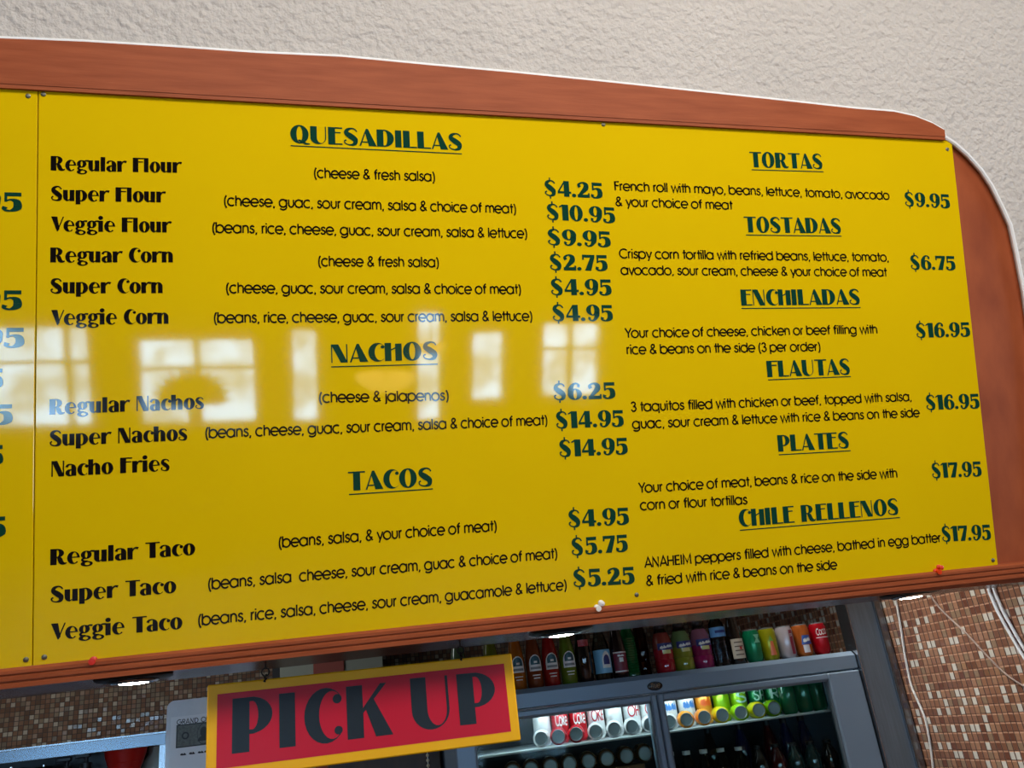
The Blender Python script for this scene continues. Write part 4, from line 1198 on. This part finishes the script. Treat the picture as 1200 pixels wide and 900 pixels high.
MB().lathe([(.030, 0), (.032, .01), (.041, .20), (.056, .245), (.060, .272), (.062, .276), (.060, .280), (.056, .276), (.050, .245), (.036, .20), (.028, .012), (0, .012)], 28).build('cup_wall', mat('red_plastic', (186, 22, 20), .3), r_, True)
MB().tube([(.0485*math.cos(t*2*PI/24), .0485*math.sin(t*2*PI/24), .226) for t in range(24)], .0022, 6, True).build('rim_ridge', MATS['red_plastic'], r_, True)
r_ = thing('plastic_bag', 'clear plastic bag of cups beside the red cup under shelf', 'bag', (kx(181, 2.96), 2.96, ZLS))
f = MB()
random.seed(3)
pr = []
for j in range(14):
    pr.append((.030+.006*random.random()-(.018 if j > 11 else 0), .02*j))
f.lathe([(.02, 0)]+pr, 18)
f.v = [(x+random.uniform(-.003, .003), y+random.uniform(-.003, .003), z) for x, y, z in f.v]
f.build('bag_film', mat('milky_film', (176, 190, 186), .18), r_, True)
MB().lathe([(.018, .01), (.024, .20), (.025, .22), (0, .22)], 18).build('cups', M_LW, r_, True)
def pump(px, Y, hh, label, rgb):
    root = thing('pump_bottle', label, 'bottle', (kx(px, Y), Y, ZLS))
    MB().lathe([(.028, 0), (.031, .006), (.031, hh-.07), (.024, hh-.05), (.014, hh-.04), (.014, hh-.03)], 20).build('bottle_body', mat('pump_%d_%d_%d' % rgb, rgb, .2), root, True)
    MB().lathe([(.016, hh-.034), (.016, hh-.018), (.006, hh-.016), (.006, hh), (0, hh)], 16).build('collar', M_CAP, root, True)
    MB().box(-.030, .012, -.008, .008, hh-.004, hh+.010, ch=.003).build('spout', M_CAP, root)
pump(101, 2.86, .255, 'bottle with black pump top left of the red cup', (160, 180, 188))
pump(79, 2.90, .250, 'dark bottle with black pump top under the steel shelf', (34, 42, 44))
def canister(px, Y, r, hh, label, m_):
    root = thing('canister', label, 'canister', (kx(px, Y), Y, ZLS))
    MB().lathe([(r, 0), (r, hh*.9), (r*1.04, hh*.91), (r*1.04, hh*.93)], 28).build('canister_body', m_, root, True)
    MB().lathe([(r*1.05, hh*.93), (r*1.05, hh*.97), (r*.7, hh), (r*.12, hh), (r*.12, hh*1.02), (0, hh*1.02)], 28).build('lid', M_CHROME, root, True)
canister(14, 2.88, .054, .245, 'bright steel canister at the far left under the steel shelf', M_CHROME)
canister(52, 2.88, .032, .240, 'dark steel canister next to the bright one under the shelf', M_STEEL_D)
canister(-34, 2.88, .048, .24, 'steel canister beyond the left picture edge under the steel shelf', M_STEEL)

# laminated notice taped to the shelf upright
YN = 2.735
p0, p1 = at_y(196, 822, YN), at_y(243, 815, YN)
nt_ = thing('laminated_notice', 'laminated grey notice with bank note picture left of the sign', 'notice', (p0.x, YN, p0.z))
NW, NH = .245, .34
rad = .02
out_ = [(0, -NH), (NW, -NH)] + arc(NW-rad, -rad, rad, rad, 0, 90, 10) + arc(rad, -rad, rad, rad, 90, 180, 10)
MB().prism(out_, lambda a, b, d: (a, d, b), 0, .0025).build('sheet', mat('laminate_blue_grey', (222, 230, 238), .16, var=.12, scale=9), nt_)
ins = [(.012, -NH+.012), (NW-.012, -NH+.012), (NW-.012, -.045), (.012, -.045)]
pp = MB().polys([ins], lambda a, b: (a, -.0006, b)).build('paper', mat('notice_paper', (232, 238, 244), .3), nt_)
M_INK = mat('notice_ink', (34, 36, 46), .5)
def nz_(px, py):
    q = at_y(px, py, YN-.001); return (q.x-p0.x, q.z-p0.z)
polys, wd = layout('GRAND OPENING', T, .10)
q0 = nz_(207, 849.5)
MB().polys([[(q0[0]+x*.142/wd, q0[1]+y*.0135) for x, y in q] for q in polys], lambda a, b: (a, -.0012, b)).build('heading_text', M_INK, pp)
q1 = nz_(206, 877)
M_BILL = mat('note_grey_green', (112, 122, 118), .5, var=.35, scale=160)
bl = MB().polys([[(q1[0], q1[1]), (q1[0]+.150, q1[1]), (q1[0]+.150, q1[1]+.062), (q1[0], q1[1]+.062)]], lambda a, b: (a, -.0011, b)).build('note_picture', M_BILL, pp)
M_BILL2 = mat('note_dark', (54, 62, 62), .5)
f = MB()
f.polys(mv(ring(.0, .0, .5, .5, 0, 0, .47, .46), .036, .058, q1[0]+.075, q1[1]+.031), lambda a, b: (a, -.0017, b))
f.polys(pie(q1[0]+.075, q1[1]+.036, .010, .014) + pie(q1[0]+.075, q1[1]+.012, .016, .014, 0, 180), lambda a, b: (a, -.0018, b))
for k in (0.025, .125):
    f.polys(ring(q1[0]+k, q1[1]+.031, .010, .010, q1[0]+k, q1[1]+.031, .006, .006), lambda a, b: (a, -.0017, b))
for q in ((0, 0, .150, .003), (0, .059, .150, .062), (0, 0, .003, .062), (.147, 0, .150, .062)):
    f.polys(rc(q1[0]+q[0], q1[1]+q[1], q1[0]+q[2], q1[1]+q[3]), lambda a, b: (a, -.0017, b))
f.build('note_print', M_BILL2, bl)
polys, wd = layout('~ ~ ~~ ~', T, .12)
q2 = nz_(211, 886)
MB().polys([[(q2[0]+x*.105/wd, q2[1]+y*.0085) for x, y in q] for q in polys], lambda a, b: (a, -.0012, b)).build('footer_text', M_INK, pp)

# grey-green cabinet with a reddish panel, seen above the sign
YG = 4.30
g0, g1 = at_y(328, 790, YG), at_y(449, 775, YG)
gt = at_y(390, 735, YG).z
cb = thing('grey_cabinet', 'grey-green metal cabinet with red-brown panel above the sign', 'cabinet', (0, 0, 0))
MB().box(g0.x, g1.x, YG, YB-.002, 1.0, gt+.25, ch=.004).build('cabinet_body', mat('grey_green_enamel', (140, 146, 132), .5, var=.12, scale=5), cb)
a_, b_ = at_y(367, 775, YG), at_y(403, 770, YG)
MB().box(a_.x, b_.x, YG-.012, YG, 1.4, at_y(385, 771, YG).z, ch=.003).build('front_panel', mat('red_brown_panel', (136, 66, 54), .5), cb)
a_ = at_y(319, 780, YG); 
MB().box(a_.x, g0.x-.002, YG+.05, YB-.003, 1.0, at_y(323, 778, YG).z).build('side_block', mat('black_block', (14, 14, 16), .6), cb)  # plain black box beside the cabinet
# dark wooden cabinet beside the fridge with a bead string
db = thing('wood_cabinet', 'dark brown wooden cabinet beside the fridge under the sign', 'cabinet', (0, 0, 0))
xa, xb = at_y(385, 885, 3.30).x, FX0-.012
MB().box(xa, xb, 3.30, 3.75, 0, 1.56, ch=.004).build('cabinet_body', mat('dark_walnut', (62, 40, 26), .5, var=.4, scale=8, stretch=(3, 3, 1)), db)
MB().box(xa-.01, xb+.005, 3.285, 3.75, 1.56, 1.58, ch=.003).build('top_board', mat('walnut_top', (84, 56, 34), .4), db)
bs = thing('bead_string', 'string of pale beads on the dark wooden cabinet under sign', 'beads', (0, 3.293, 0))
px_ = at_y(501, 890, 3.293)
f = MB()
for k in range(9):
    Mx = Matrix.Translation((px_.x, -.0062, 1.545-k*.017))
    f.lathe([(0, -.006), (.004, -.0045), (.006, 0), (.004, .0045), (0, .006)], 10, Mx)
f.build('beads', mat('pale_bead', (200, 190, 160), .3), bs, True)
MB().tube([(px_.x, -.0062, 1.555), (px_.x, -.0062, 1.40)], .0012, 6).build('cord', M_CORD, bs)
